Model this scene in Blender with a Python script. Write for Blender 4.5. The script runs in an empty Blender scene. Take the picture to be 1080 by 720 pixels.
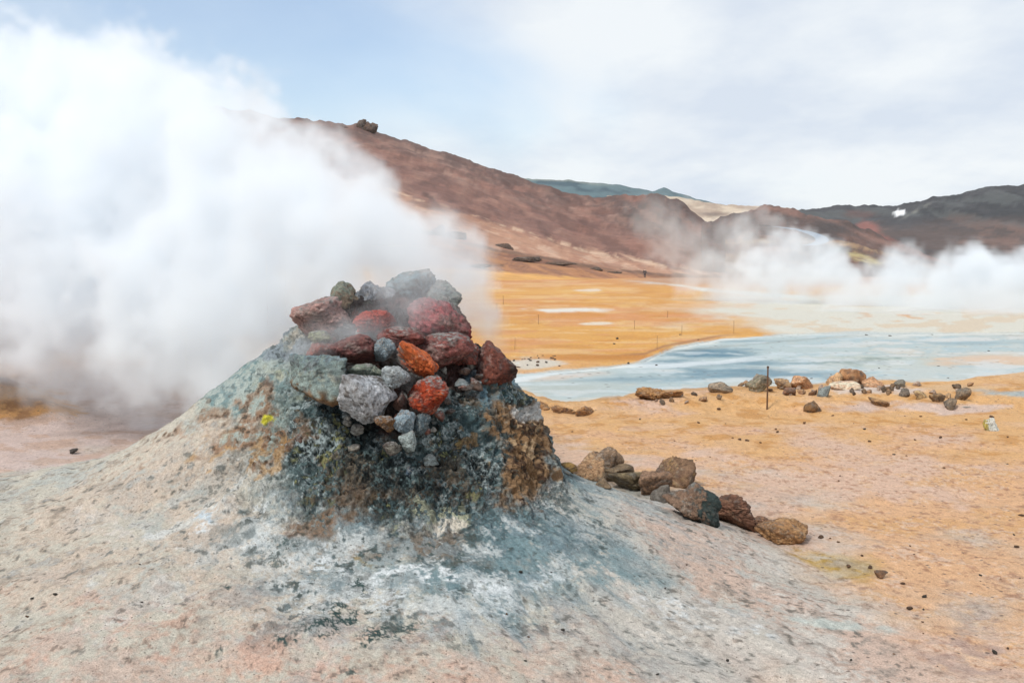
import bpy, math, random
import numpy as np
from mathutils import Vector, noise as mnoise
random.seed(7)
R = math.radians
S = bpy.context.scene
COL = S.collection

# ------------------------------------------------------------------ camera, sky, sun, exposure
EYE = 1.75; PITCH = math.atan(95/1050.0); F = 1050.0
cam = bpy.data.cameras.new('camera'); camo = bpy.data.objects.new('camera', cam); COL.objects.link(camo)
camo.location = (0, 0, EYE); camo.rotation_euler = (math.pi/2-PITCH, 0, 0)
cam.sensor_width = 36; cam.sensor_fit = 'HORIZONTAL'; cam.lens = 36*F/1080
cam.clip_start = 0.05; cam.clip_end = 30000
S.camera = camo

SUN_EL, SUN_AZ = R(48), R(-142)      # azimuth measured from +Y clockwise: the sun stands behind the camera's left shoulder
w = bpy.data.worlds.new('World'); S.world = w; w.use_nodes = True
nt = w.node_tree; nt.nodes.clear()
def N(t, kind, **kw):
    n = t.nodes.new(kind)
    for k, v in kw.items(): setattr(n, k, v)
    return n
wo = N(nt, 'ShaderNodeOutputWorld'); bg = N(nt, 'ShaderNodeBackground'); bg.inputs['Strength'].default_value = 0.1
sky = N(nt, 'ShaderNodeTexSky', sky_type='NISHITA', sun_disc=False, sun_elevation=SUN_EL, sun_rotation=SUN_AZ)
sky.air_density = 1.0; sky.dust_density = 1.5; sky.ozone_density = 1.0
tc = N(nt, 'ShaderNodeTexCoord')
# flatten the direction so clouds stretch towards the horizon
sep = N(nt, 'ShaderNodeSeparateXYZ'); nt.links.new(tc.outputs['Generated'], sep.inputs[0])
ad = N(nt, 'ShaderNodeMath', operation='ADD'); ad.inputs[1].default_value = 0.22; nt.links.new(sep.outputs['Z'], ad.inputs[0])
mx = N(nt, 'ShaderNodeMath', operation='MAXIMUM'); mx.inputs[1].default_value = 0.08; nt.links.new(ad.outputs[0], mx.inputs[0])
dx = N(nt, 'ShaderNodeMath', operation='DIVIDE'); nt.links.new(sep.outputs['X'], dx.inputs[0]); nt.links.new(mx.outputs[0], dx.inputs[1])
dy = N(nt, 'ShaderNodeMath', operation='DIVIDE'); nt.links.new(sep.outputs['Y'], dy.inputs[0]); nt.links.new(mx.outputs[0], dy.inputs[1])
cb = N(nt, 'ShaderNodeCombineXYZ'); nt.links.new(dx.outputs[0], cb.inputs[0]); nt.links.new(dy.outputs[0], cb.inputs[1])
n1 = N(nt, 'ShaderNodeTexNoise'); n1.inputs['Scale'].default_value = 0.75; n1.inputs['Detail'].default_value = 7; n1.inputs['Roughness'].default_value = 0.5
n1.inputs['Distortion'].default_value = 0.3
mp = N(nt, 'ShaderNodeMapping'); mp.inputs['Location'].default_value = (3.1, 1.3, 0.0); mp.inputs['Scale'].default_value = (1, 0.75, 1)
nt.links.new(cb.outputs[0], mp.inputs[0]); nt.links.new(mp.outputs[0], n1.inputs['Vector'])
# a broad blue opening up and to the left, closed cloud elsewhere
dot = N(nt, 'ShaderNodeVectorMath', operation='DOT_PRODUCT'); nt.links.new(tc.outputs['Generated'], dot.inputs[0])
_d = Vector((-0.33, 1, 0.22)).normalized(); dot.inputs[1].default_value = tuple(_d)
op = N(nt, 'ShaderNodeMapRange'); op.inputs['From Min'].default_value = 0.93; op.inputs['From Max'].default_value = 1.0
op.inputs['To Min'].default_value = 0.0; op.inputs['To Max'].default_value = 0.36
nt.links.new(dot.outputs['Value'], op.inputs['Value'])
sb = N(nt, 'ShaderNodeMath', operation='SUBTRACT'); nt.links.new(n1.outputs['Fac'], sb.inputs[0]); nt.links.new(op.outputs[0], sb.inputs[1])
rp = N(nt, 'ShaderNodeMapRange', interpolation_type='SMOOTHSTEP'); rp.inputs['From Min'].default_value = 0.12; rp.inputs['From Max'].default_value = 0.50
rp.inputs['To Min'].default_value = 0.30; rp.inputs['To Max'].default_value = 0.97
nt.links.new(sb.outputs[0], rp.inputs['Value'])
# cloud brightness varies a little
n2 = N(nt, 'ShaderNodeTexNoise'); n2.inputs['Scale'].default_value = 1.7; n2.inputs['Detail'].default_value = 6; n2.inputs['Roughness'].default_value = 0.55
nt.links.new(mp.outputs[0], n2.inputs['Vector'])
cr = N(nt, 'ShaderNodeValToRGB'); cr.color_ramp.elements[0].position = 0.38; cr.color_ramp.elements[1].position = 0.60
cr.color_ramp.elements[0].color = (7.1, 7.8, 8.8, 1); cr.color_ramp.elements[1].color = (9.0, 9.4, 9.7, 1)
nt.links.new(n2.outputs['Fac'], cr.inputs[0])
mixw = N(nt, 'ShaderNodeMix', data_type='RGBA')
skm = N(nt, 'ShaderNodeMix', data_type='RGBA', blend_type='MULTIPLY'); skm.inputs[0].default_value = 1; skm.inputs[7].default_value = (1.55, 1.66, 1.74, 1)
nt.links.new(sky.outputs[0], skm.inputs[6])
nt.links.new(rp.outputs[0], mixw.inputs[0]); nt.links.new(skm.outputs[2], mixw.inputs[6]); nt.links.new(cr.outputs[0], mixw.inputs[7])
nt.links.new(mixw.outputs[2], bg.inputs['Color']); nt.links.new(bg.outputs[0], wo.inputs['Surface'])

sl = bpy.data.lights.new('sun', 'SUN'); sl.energy = 2.9; sl.angle = R(7); sl.color = (1.0, 0.95, 0.88)
so = bpy.data.objects.new('sun', sl); COL.objects.link(so)
sd = Vector((math.sin(SUN_AZ)*math.cos(SUN_EL), math.cos(SUN_AZ)*math.cos(SUN_EL), math.sin(SUN_EL)))
so.rotation_euler = sd.to_track_quat('Z', 'Y').to_euler()

S.view_settings.view_transform = 'Standard'; S.view_settings.look = 'None'
S.view_settings.exposure = 0.0; S.view_settings.gamma = 1.0
S.render.engine = 'CYCLES'
cy = S.cycles
cy.use_denoising = True; cy.max_bounces = 20; cy.diffuse_bounces = 3; cy.glossy_bounces = 2
cy.volume_bounces = 16; cy.transparent_max_bounces = 8
cy.volume_step_rate = 2.2; cy.volume_max_steps = 512
cy.use_adaptive_sampling = True; cy.adaptive_threshold = 0.015

# ------------------------------------------------------------------ number helpers
CP, SP = math.cos(PITCH), math.sin(PITCH)
def ray(px, py):
    a, b = (px-540)/F, (360-py)/F
    v = np.array([a, CP + b*SP, -SP + b*CP]); return v/v[1]          # scaled so that y = 1
def at(px, py, d):
    v = ray(px, py); return np.array([v[0]*d, d, EYE + v[2]*d])
def to_pixel(x, y, z):
    """image pixel coordinates of a world point, projected through the camera"""
    zz = z-EYE; dep = y*CP - zz*SP; dep = np.where(np.abs(dep) < .05, .05, dep); up = y*SP + zz*CP
    return 540 + F*x/dep, 360 - F*up/dep
_rs = np.random.RandomState(5)
TAB = _rs.rand(64, 64, 64).astype(np.float32)
def vnoise(x, y, z):
    xi = np.floor(x).astype(np.int64); yi = np.floor(y).astype(np.int64); zi = np.floor(z).astype(np.int64)
    fx = (x-xi).astype(np.float32); fy = (y-yi).astype(np.float32); fz = (z-zi).astype(np.float32)
    fx = fx*fx*(3-2*fx); fy = fy*fy*(3-2*fy); fz = fz*fz*(3-2*fz)
    x0 = xi & 63; x1 = (xi+1) & 63; y0 = yi & 63; y1 = (yi+1) & 63; z0 = zi & 63; z1 = (zi+1) & 63
    def l(a, b, t): return a + (b-a)*t
    return l(l(l(TAB[x0, y0, z0], TAB[x1, y0, z0], fx), l(TAB[x0, y1, z0], TAB[x1, y1, z0], fx), fy),
             l(l(TAB[x0, y0, z1], TAB[x1, y0, z1], fx), l(TAB[x0, y1, z1], TAB[x1, y1, z1], fx), fy), fz)
def fbm(x, y, z, octs=4, rough=.5, seed=0):
    """0..1, mean .5"""
    s = 0; a = 1.0; t = 0; ox = seed*17.31
    for i in range(octs):
        s = s + a*vnoise(x+ox, y+ox*.7+i*9.1, z-ox*.3+i*3.7); t += a; a *= rough
        x, y = (x*1.73+y*1.02), (y*1.73-x*1.02)                      # turn and double so the lattice never shows
        z = z*2.01
    s = s/t
    return np.clip((s-.5)*(1+.22*octs)+.5, 0, 1)
def ss(a, b, v):
    t = np.clip((v-a)/(b-a), 0, 1); return t*t*(3-2*t)
KL = 1.30
def A(r, g, b):
    """own colour of a surface from the value it shows in the open light of the place"""
    def l(c): c = c/255.; return c/12.92 if c <= .04045 else ((c+.055)/1.055)**2.4
    return np.array([min(l(c)/KL, .86) for c in (r, g, b)], dtype=np.float32)
def mix(c, col, m):
    return c + (np.asarray(col, dtype=np.float32)-c)*np.clip(m, 0, 1)[:, None].astype(np.float32)

# ------------------------------------------------------------------ height of the land
MC = np.array([-0.60, 5.5])          # centre of the steam mound
PROF = {   # direction -> (distance, height)
   0:   [(0,1.50),(.2,1.44),(.36,1.21),(.5,1.10),(.63,.97),(.76,.86),(.80,.70),(.87,.53),(1.02,.45),(1.45,.28),(2.0,.08),(2.3,-.01),(2.6,-.06),(7,-.4)],
   -45: [(0,1.50),(.2,1.42),(.36,1.17),(.5,1.04),(.66,.86),(.8,.66),(.9,.50),(1.1,.38),(1.5,.20),(1.9,.09),(2.4,.01),(2.8,-.05),(7,-.4)],
   -90: [(0,1.50),(.2,1.38),(.36,1.13),(.55,.88),(.75,.65),(.9,.50),(1.1,.41),(1.6,.27),(2.1,.19),(3,.07),(3.8,.0),(4.5,-.06),(7,-.3)],
   -135:[(0,1.50),(.2,1.42),(.4,1.20),(.6,1.02),(.8,.80),(1.0,.62),(1.3,.48),(1.8,.36),(2.4,.26),(3.2,.14),(4.2,.03),(5,-.06),(7,-.2)],
   180: [(0,1.50),(.25,1.46),(.40,1.38),(.56,1.33),(.82,1.17),(1.0,1.03),(1.18,.89),(1.45,.70),(1.7,.59),(1.97,.52),(2.25,.47),(3,.34),(4,.17),(5,.02),(5.6,-.06),(7,-.2)],
   135: [(0,1.50),(.25,1.44),(.45,1.25),(.8,.98),(1.1,.72),(1.5,.42),(2,.22),(2.8,.06),(3.4,-.05),(7,-.3)],
   90:  [(0,1.50),(.25,1.44),(.45,1.2),(.8,.8),(1.1,.5),(1.6,.22),(2.2,.0),(2.6,-.06),(7,-.4)],
   45:  [(0,1.50),(.2,1.44),(.4,1.18),(.63,.9),(.8,.6),(1.0,.42),(1.5,.2),(2.0,.02),(2.4,-.06),(7,-.4)],
}
_rg = np.arange(0, 7.01, .01)
_T = []
for a in (0, 45, 90, 135, 180, -135, -90, -45):
    p = np.array(PROF[a]); v = np.interp(_rg, p[:, 0], p[:, 1]); k = np.ones(7)/7
    vv = np.convolve(np.pad(v, 3, 'edge'), k, 'valid'); vv[0] = v[0]; _T.append(vv)
_T.append(_T[0]); _T = np.array(_T)
def mound_h(x, y):
    dx_, dy_ = x-MC[0], y-MC[1]; r = np.sqrt(dx_*dx_+dy_*dy_); f = (np.arctan2(dy_, dx_) % (2*math.pi))/(math.pi/4)
    i = np.clip(np.floor(f).astype(int), 0, 7); t = f-i; t = t*t*(3-2*t)
    q = np.clip(r/.01, 0, 699.99); j = q.astype(int); u = q-j
    h = (_T[i, j]*(1-u)+_T[i, j+1]*u)*(1-t) + (_T[i+1, j]*(1-u)+_T[i+1, j+1]*u)*t
    # the gully the stones run down, the round shoulder to its right
    U, V = to_pixel(x, y, h)
    h = h - .09*np.exp(-((U-412)/34)**2 - ((V-425)/60)**2) + .05*np.exp(-((U-515)/32)**2 - ((V-402)/30)**2)
    h = h + .035*np.exp(-((U-322)/36)**2 - ((V-430)/45)**2)
    return h
def pool_mask(U, V):
    top = np.interp(U, [480,545,590,640,680,705,760,830,1080,1400], [392,391,389,385,379,366,355,350,349,349])
    bot = np.interp(U, [480,545,570,600,650,700,760,830,905,960,1000,1080,1400], [404,409,418,423,419,411,408,408,402,404,402,392,390])
    return ss(0, 1, np.minimum(V-top, bot-V)/2.4)
def ground_h(x, y):
    z = np.interp(y, [-100, 26, 60, 120, 230, 400, 1000, 9000], [0, 0, -.7, -1.9, -4.1, -9, -40, -600])
    U, V = to_pixel(x, y, z)
    nr = ss(60, 30, y)
    z = z - .055*pool_mask(U, V)*nr
    def bump(px, py, rx, ry, h): return h*np.exp(-((U-px)/rx)**2-((V-py)/ry)**2)
    z = z + bump(8, 434, 56, 12, .20) + bump(50, 442, 26, 5, .09) + bump(-80, 425, 90, 14, .4)
    z = z + bump(688, 418, 22, 4.2, .085) + bump(722, 418, 18, 3.5, .07) + bump(655, 424, 16, 3, .03)
    z = z + bump(600, 431, 22, 4, .07) + bump(628, 434, 10, 3, .05) + bump(568, 424, 14, 4, .08)
    z = z + bump(905, 404, 42, 4, .07) + bump(850, 409, 60, 3, .03)
    z = z + bump(1065, 412, 40, 5, .05)
    lump = fbm(x*1.1, y*1.1, 0*x, 4, .5, 3)-.5
    rim = ss(0, 1, 1-np.abs(V-424)/18)*ss(540, 580, U)+ss(455, 430, V)*ss(75, 20, U)
    z = z + nr*(lump*(.05+.10*np.clip(rim, 0, 1))) + nr*(fbm(x*7, y*7, 0*x, 4, .55, 4)-.5)*(.012+.05*np.clip(rim, 0, 1))
    return z
def land(x, y):
    x = np.asarray(x, float); y = np.asarray(y, float)
    return np.maximum(mound_h(x, y), ground_h(x, y))
def hit(px, py, tmin=2.5, tmax=240.):
    v = ray(px, py); t = np.concatenate([np.arange(tmin, 12, .006), np.geomspace(12, tmax, 3000)])
    h = land(v[0]*t, t); i = np.argmax(EYE+v[2]*t < h)
    if not (EYE+v[2]*t < h).any(): return None
    return np.array([v[0]*t[i], t[i], h[i]])

# ------------------------------------------------------------------ the colours of the land (minerals, crusts, mud)
def paint_land(x, y, z, on_mound):
    n = len(x)
    U, V = to_pixel(x, y, z)  # image pixel coordinates; the colour patches below are placed in them
    near = ss(16, 9, y)
    # noises: metres close by, stretched in image pixels far away
    wA = fbm(x*1.6, y*1.6, z*1.6, 5, .55, 11); wB = fbm(x*5, y*5, z*5, 5, .6, 12); wC = fbm(x*18, y*18, z*18, 4, .6, 13)
    sA = fbm(U/90, V/16, 0*x, 5, .55, 14); sB = fbm(U/30, V/4.5, 0*x, 4, .55, 15)
    Uw = U + (wA-.5)*70*near + (wB-.5)*45*near + (sA-.5)*24*(1-near) + (sB-.5)*10
    Vw = V + (np.roll(wA, 0)*0 + fbm(x*1.6, y*1.6, z*1.6, 4, .55, 21)-.5)*60*near + (fbm(x*6, y*6, z*6, 4, .6, 22)-.5)*40*near + (sB-.5)*5*(1-near)
    gl = np.zeros(n, np.float32)                                    # wetness
    # --- flat ground
    c = np.tile(A(231,184,142), (n, 1)).astype(np.float32)
    c = mix(c, A(225,194,176), ss(.44, .68, wA)*.7)
    c = mix(c, A(226,176,122), ss(.5, .72, wB*.5+fbm(x*.9, y*2.4, z, 4, .5, 16)*.5)*.8)
    c = mix(c, A(196,150,122), ss(.56, .74, wC*.6+wB*.4)*.6)
    wH = fbm(x*40, y*40, z*40, 3, .6, 17); c = mix(c, A(168,122,92), ss(.62, .74, wH*.5+wC*.5)*.6*near); c = mix(c, A(238,212,190), ss(.60, .72, (1-wH)*.5+wB*.5)*.5)
    yl = ss(505, 445, V + (wA-.5)*60)                               # yellower sand towards the pool rim
    c = mix(c, A(231,182,122), yl*.75*ss(.25, .55, sA+.12))
    c = mix(c, A(205,146,78), yl*ss(.55, .8, wB)*.7*ss(540, 600, U))
    c = mix(c, A(226,198,184), ss(.50, .62, sA)*.6*ss(520, 480, V)*ss(430, 470, V)*ss(820, 640, U))
    # grey patch at the lower right, pale turquoise crust trail
    c = mix(c, A(170,148,142), ss(1.0, .3, np.hypot((Uw-1040)/70, (Vw-672)/16))*.55)
    c = mix(c, A(198,206,198), ss(1.0, .45, np.hypot((U-890-(V-660)*2.2)/52, (V-660-(U-890)*.08)/7)+(wB-.5)*.9)*.8)
    c = mix(c, A(196,154,44), ss(1.15, .35, np.hypot((U-885-(V-598)*1.0)/52, (V-598)/17)+(wB-.5)*.9)*.9)
    # left pink flat and orange bank
    left = ss(330, 250, U)*ss(525, 500, V)
    c = mix(c, A(217,198,192), left*.85)
    c = mix(c, A(200,160,130), left*ss(.55, .7, sB)*.45)
    bank = ss(0, 1, (1.05-np.hypot((Uw-5)/75, (V-424)/23))*3)*ss(300, 200, U)
    c = mix(c, A(214,158,92), bank*.95); c = mix(c, A(150,102,62), bank*ss(.55, .75, wB)*.7)
    # --- the far ochre flat
    far = ss(13, 17, y)
    o = np.tile(A(230,172,92), (n, 1)).astype(np.float32)
    o = mix(o, A(236,192,122), ss(.45, .7, sA)*.8); o = mix(o, A(222,150,84), ss(1, .3, np.abs(V-331-(sA-.5)*14)/10)*.7)
    o = mix(o, A(212,146,72), ss(.6, .8, sB)*.45)
    o = mix(o, A(214,150,96), ss(306, 296, V)*.7)
    o = mix(o, A(242,206,156), ss(.52, .66, fbm(U/70, V/2.6, 0*x, 4, .55, 18))*.45)
    o = mix(o, A(226,158,116), ss(.54, .68, fbm(U/60, V/3.4, 0*x, 4, .55, 19))*.45)
    o = mix(o, A(204,136,66), ss(.60, .72, fbm(U/40, V/1.8, 0*x, 4, .6, 20))*.3)
    o = mix(o, A(240,236,226), ss(1, .5, np.hypot((U-600)/66, (V-326.3)/2.6)+(sB-.5)*.9)*.95)
    o = mix(o, A(238,226,205), ss(1, .5, np.hypot((U-627)/24, (V-341)/1.8)+(sB-.5)*.8)*.9)
    o = mix(o, A(238,222,200), ss(1, .5, np.hypot((U-622)/16, (V-306)/1.8)+(sB-.5)*.8)*.9)
    o = mix(o, A(240,214,168), ss(1, .4, np.hypot((U-495)/36, (V-287)/2.6)+(sB-.5)*.7)*.8)
    wl = np.interp(U, [660,700,760,820,1100], [296,299,307,312,322])   # white sinter spreading under the far steam
    o = mix(o, A(232,232,224), ss(2.6, .5, np.abs(V-wl)+(sB-.5)*3)*ss(650, 690, U))
    wz = ss(720, 860, U+(sA-.5)*160)*ss(308, 316, V)
    o = mix(o, A(228,226,214), np.clip(wz*1.15, 0, 1)*ss(.10, .32, sB*.6+sA*.4)*.97)
    o = mix(o, A(226,196,160), ss(.55, .7, sB)*wz*.5)
    o = mix(o, A(232,190,150), ss(1, .3, np.hypot((U-720)/90, (V-322)/5)+(sB-.5))*.6)
    c = mix(c, o, far)
    # dark wet lip and tongue
    lip = np.interp(U, [480,545,590,640,680,700,760,800,850], [381,378,375,375,373,365,354,350,347])
    c = mix(c, A(206,138,58), ss(5, 1, np.abs(V-lip-2))*ss(700, 670, U)*.9*far)
    c = mix(c, A(178,128,90), ss(2.2, .4, np.abs(V-lip))*ss(640, 680, U)*ss(800, 740, U)*.8)
    c = mix(c, A(222,216,202), ss(1, .6, np.hypot((U-560)/42, (V-383)/7)+(sB-.5)*.5)*.9)
    # --- mud of the pool shore and bed
    pm = pool_mask(U + (sB-.5)*14, V + (sA-.5)*5)*ss(60, 30, y)*ss(430, 470, U)
    c = mix(c, A(204,212,210), pm)
    # pale pink rim at the right of the pool, blue-grey corner
    c = mix(c, A(222,200,190), ss(1, .4, np.hypot((U-985)/95, (V-430)/9)+(sB-.5)*.9)*.8)
    c = mix(c, A(226,214,206), ss(1, .4, np.hypot((U-925)/60, (V-411)/6)+(wB-.5)*.9)*.8)
    c = mix(c, A(226,190,148), ss(1, .4, np.hypot((U-1010)/60, (V-409)/4)+(sB-.5)*.7)*.8)
    c = mix(c, A(170,188,192), ss(1, .4, np.hypot((U-1075)/48, (V-415)/6)+(sB-.5)*.9)*.85)
    gl = np.maximum(gl, pm*.35)
    if on_mound is not None:
        # --- the mound: 1 on the mound, fading at its foot
        m = on_mound
        b = np.tile(A(205,199,185), (n, 1)).astype(np.float32)
        wD = fbm(x*2.6, y*2.6, z*2.6, 5, .6, 31); wE = fbm(x*9, y*9, z*9, 5, .62, 32); wF = fbm(x*34, y*34, z*34, 4, .6, 33)
        wI = fbm(x*75, y*75, z*75, 3, .6, 39)
        wG = fbm(x*5.2, y*5.2, z*5.2, 6, .68, 35)
        ang = np.arctan2(y-MC[1], x-MC[0])
        st = fbm(ang*9, np.hypot(x-MC[0], y-MC[1])*1.6, 0*x, 5, .6, 34)   # runs down the slope
        b = mix(b, A(178,186,184), ss(.44, .72, wG)*.6)
        b = mix(b, A(216,190,170), ss(.42, .72, wA*.6+wF*.4)*.55)
        b = mix(b, A(178,164,148), ss(.50, .70, wE*.6+wF*.4)*.6)
        b = mix(b, A(222,224,220), ss(.58, .75, st*.4+wE*.3+wF*.3)*.8)
        b = mix(b, A(126,118,108), ss(.62, .74, wF*.5+wE*.5)*.4)
        # foreground peach wash and paler right flank
        b = mix(b, A(222,188,168), ss(590, 700, Vw)*.6*ss(.35, .65, wG*.7+wF*.3))
        b = mix(b, A(222,164,140), ss(.56, .78, wB*.6+wF*.4)*ss(590, 660, V)*.32)
        rf = ss(560, 640, Uw)*ss(500, 540, V)
        b = mix(b, A(206,200,192), rf*.55); b = mix(b, A(220,212,202), rf*ss(.5, .65, st)*.7)
        b = mix(b, A(214,180,160), rf*ss(.48, .72, wA*.6+wF*.4)*.7)
        b = mix(b, A(150,146,138), rf*ss(.58, .68, wF*.6+wE*.4)*.5)
        rl = np.hypot(x-MC[0], y-MC[1]); sk = fbm(ang*24, rl*1.7, 0*x, 5, .6, 37); sk2 = fbm(ang*60, rl*3.5, 0*x, 4, .6, 38)
        front = ss(230, 330, U)*ss(900, 640, U)
        b = mix(b, A(156,172,176), ss(2.2, .9, rl+(sk-.5)*1.3+(wD-.5)*1.0)*front*.62*ss(.25, .5, wF*.5+wG*.5))
        b = mix(b, A(108,132,138), ss(1.60, .9, rl+(sk-.5)*1.1+(wD-.5)*.7)*ss(290, 370, U)*ss(700, 560, U)*(.55+.4*ss(.4, .6, sk2)))
        stn = ss(1.42, .98, rl+(sk-.5)*.9+(wG-.5)*.7)*ss(280, 340, U)*ss(620, 560, U)
        b = mix(b, A(46,68,74), stn*ss(.34, .56, sk2*.4+wF*.3+wI*.3)*.9)
        b = mix(b, A(196,202,198), stn*ss(.54, .66, wE*.4+wF*.3+wI*.3)*.65)
        b = mix(b, A(134,112,92), stn*ss(.52, .66, wD)*.6)
        # blue-teal skirts
        def E(px, py, rx, ry, soft=.4, nz=.0):
            return ss(1.0, soft, np.hypot((Uw-px)/rx, (Vw-py)/ry) + (wE-.5)*nz)
        for (px, py, rx, ry, k) in [(540,570,120,55,.9),(500,545,90,40,.9),(640,585,70,32,.8),(560,610,150,34,.6),(700,600,60,22,.45),(450,610,120,60,.6),(330,600,90,45,.5),(360,560,70,35,.6),(260,470,40,26,.5),(230,500,40,24,.4)]:
            b = mix(b, A(124,152,158), E(px, py, rx*1.1, ry*1.15, .0, .9)*k*.7*ss(.2, .5, wF*.5+wG*.5))
        for (px, py, rx, ry, k) in [(545,560,70,26,.9),(470,540,60,25,.8),(600,545,60,22,.6),(520,590,46,14,.5),(640,600,40,10,.4),(470,590,30,16,.6)]:
            b = mix(b, A(72,98,104), E(px, py, rx*1.2, ry*1.2, .2, .9)*k*ss(.38, .58, wF*.4+wE*.6))
        b = mix(b, A(136,116,96), E(455,562,60,40,.2,.9)*.8*ss(.25, .5, wG*.5+wI*.5)); b = mix(b, A(120,102,84), E(345,548,46,24,.2,.9)*.7*ss(.3, .5, wF*.5+wI*.5))       # brown tongue under the crust
        b = mix(b, A(160,132,66), E(396,583,10,10,.3,.8)*.7)
        ap = ss(180, 320, U)*ss(680, 560, U)*ss(480, 530, V)*ss(700, 640, V)
        b = mix(b, A(138,158,166), ap*ss(.50, .62, wG*.5+wE*.5)*.5)
        b = mix(b, A(216,222,222), ap*ss(.50, .68, (1-wG)*.4+wI*.3+wE*.3)*.7)
        b = mix(b, A(72,92,94), ap*ss(.58, .66, wF*.55+wB*.45)*ss(.42, .55, wD)*.8)
        # white sinter
        for (px, py, rx, ry, k) in [(367,585,17,26,1),(385,606,42,14,1),(430,612,52,12,1),(500,618,62,12,.9),(372,628,30,9,.7),(355,490,40,17,.5),(565,618,40,10,.6),(245,538,24,17,.9),(206,580,12,8,.5),(150,545,60,20,.3),(455,530,22,14,.8),(300,590,44,20,.5),(700,640,60,8,.6),(790,655,50,7,.6),(750,628,40,7,.45)]:
            b = mix(b, A(230,236,238), E(px, py, rx*1.1, ry*1.15, .25, 1.3)*k*ss(.34, .52, wF*.6+wE*.4))
        b = mix(b, A(176,198,214), E(245,538,20,14,.3,.6)*.6*ss(.4, .6, wE))
        # dark green-black tufts of crust on the apron
        for (px, py, rx, ry, k) in [(370,620,15,11,1),(355,645,22,12,.9),(335,660,24,11,.95),(330,662,30,8,.8),(395,668,22,10,1),(425,660,36,8,.7),(385,680,14,7,.8),(420,678,14,7,.7),(238,618,9,4,.8),(288,592,12,9,.6),(300,575,26,7,.7),(375,712,14,7,.7),(228,686,7,5,.7),(468,672,22,9,.4),(500,600,18,12,.4),(484,590,10,16,.6),(240,560,16,5,.4)]:
            b = mix(b, A(56,78,76), ss(1.0, .35, np.hypot((U-px+(wB-.5)*22)/rx, (V-py+(wE-.5)*20)/ry) + (wF-.5)*2.6 + (wE-.5)*1.2)*k*1.3*ss(.26, .44, wF))
        # --- crust of the upper mound
        top = ss(1, .72, np.hypot((U-425+(wB-.5)*40)/np.where(U < 425, 178, 172), (V-440+(wD-.5)*30)/122))
        top = np.maximum(top, E(350,500,90,48,.5,.5)*.9)
        k_ = np.tile(A(92,112,114), (n, 1)).astype(np.float32)
        k_ = mix(k_, A(20,32,36), ss(.42, .60, wE*.4+wF*.25+wI*.35)*.95)
        k_ = mix(k_, A(182,198,200), ss(.52, .68, wE*.25+(1-wF)*.3+wI*.45)*.85)
        k_ = mix(k_, A(112,92,70), ss(.54, .68, wG*.6+wI*.4)*.75)
        k_ = mix(k_, A(150,128,96), ss(.62, .76, wD*.5+wF*.5)*.6)
        b = mix(b, k_, top)
        # upper left shoulder: pale teal / grey-green
        lsh = E(250,400,92,62,.5,.5)
        b = mix(b, A(172,186,180), lsh*.9); b = mix(b, A(104,138,142), lsh*ss(.46, .62, wE*.5+wF*.5)*.8); b = mix(b, A(188,186,150), lsh*ss(.6, .75, wD)*.6)
        b = mix(b, A(148,160,170), E(290,362,50,24,.4,.5)*.85)
        # brown, rusty streaks on the left
        for (px, py, rx, ry, k) in [(255,450,32,24,1),(270,425,30,14,.8),(225,440,30,18,.8),(300,460,22,18,.7),(190,465,34,12,.8),(165,480,22,7,.7),(330,560,34,26,.6),(350,520,20,20,.4),(205,420,24,9,.5)]:
            b = mix(b, A(160,126,98), E(px, py, rx, ry, .2, 1.1)*k*.9*ss(.28, .46, wE*.4+wF*.3+wG*.3))
            b = mix(b, A(88,64,48), E(px, py, rx*.8, ry*.8, .3, 1.2)*k*ss(.5, .68, wE*.5+wF*.5))
        b = mix(b, A(196,152,92), E(250,470,26,10,.3,1.2)*.6)
        b = mix(b, A(214,208,60), ss(1, .4, np.hypot((U-281)/9, (V-441)/5)+(wF-.5)*1.6)*.95)
        # dark middle face
        for (px, py, rx, ry, k) in [(350,445,56,40,1),(395,490,60,40,1),(355,500,40,40,.8),(400,540,46,26,.8),(480,530,50,36,.75),(540,520,30,30,.6),(335,420,20,16,.9),(360,480,60,24,.7),(450,470,30,40,.8),(475,480,34,36,.8),(440,510,60,26,.7),(500,440,32,24,.6),(530,485,26,26,.5),(405,515,30,18,.6)]:
            b = mix(b, A(20,34,38), E(px, py, rx, ry, .2, 1.0)*k*ss(.34, .56, wE*.35+wF*.3+wI*.35)*.92)
        b = mix(b, A(70,98,104), E(400,450,120,60,.4,.8)*ss(.5, .66, wD)*.6)
        # yellow-green sulphur speckle
        sp_ = top*ss(.62, .74, wF)*ss(.42, .6, wE)
        b = mix(b, A(186,188,128), sp_*.5*ss(.5, .65, wB))
        b = mix(b, A(204,206,176), E(450,520,46,22,.3,1.)*ss(.52, .64, wF)*.7)
        b = mix(b, A(222,214,200), E(455,532,26,12,.3,1.1)*ss(.4, .55, wF)*.9)
        # right shoulder: blue crust above, brown cliff below, white nose
        b = mix(b, A(112,144,158), E(515,395,62,30,.5,.5)*.92)
        b = mix(b, A(186,200,206), E(515,395,62,32,.5,.5)*ss(.50, .62, wE*.6+wF*.4)*.9)
        b = mix(b, A(44,84,94), E(545,412,40,16,.4,.7)*.7*ss(.4, .6, wE))
        b = mix(b, A(150,116,80), E(540,470,48,46,.6,.5)*.9)
        b = mix(b, A(66,46,34), E(540,475,48,50,.6,.5)*ss(.46, .60, wE*.55+wF*.45)*.92)
        b = mix(b, A(206,176,138), E(540,470,46,44,.6,.5)*ss(.62, .74, wE*.5+fbm(x*22, y*22, z*10, 3, .5, 36)*.5)*.85)
        b = mix(b, A(206,170,120), E(470,455,16,22,.5,.8)*ss(.5, .6, wF)*.5)
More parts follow.
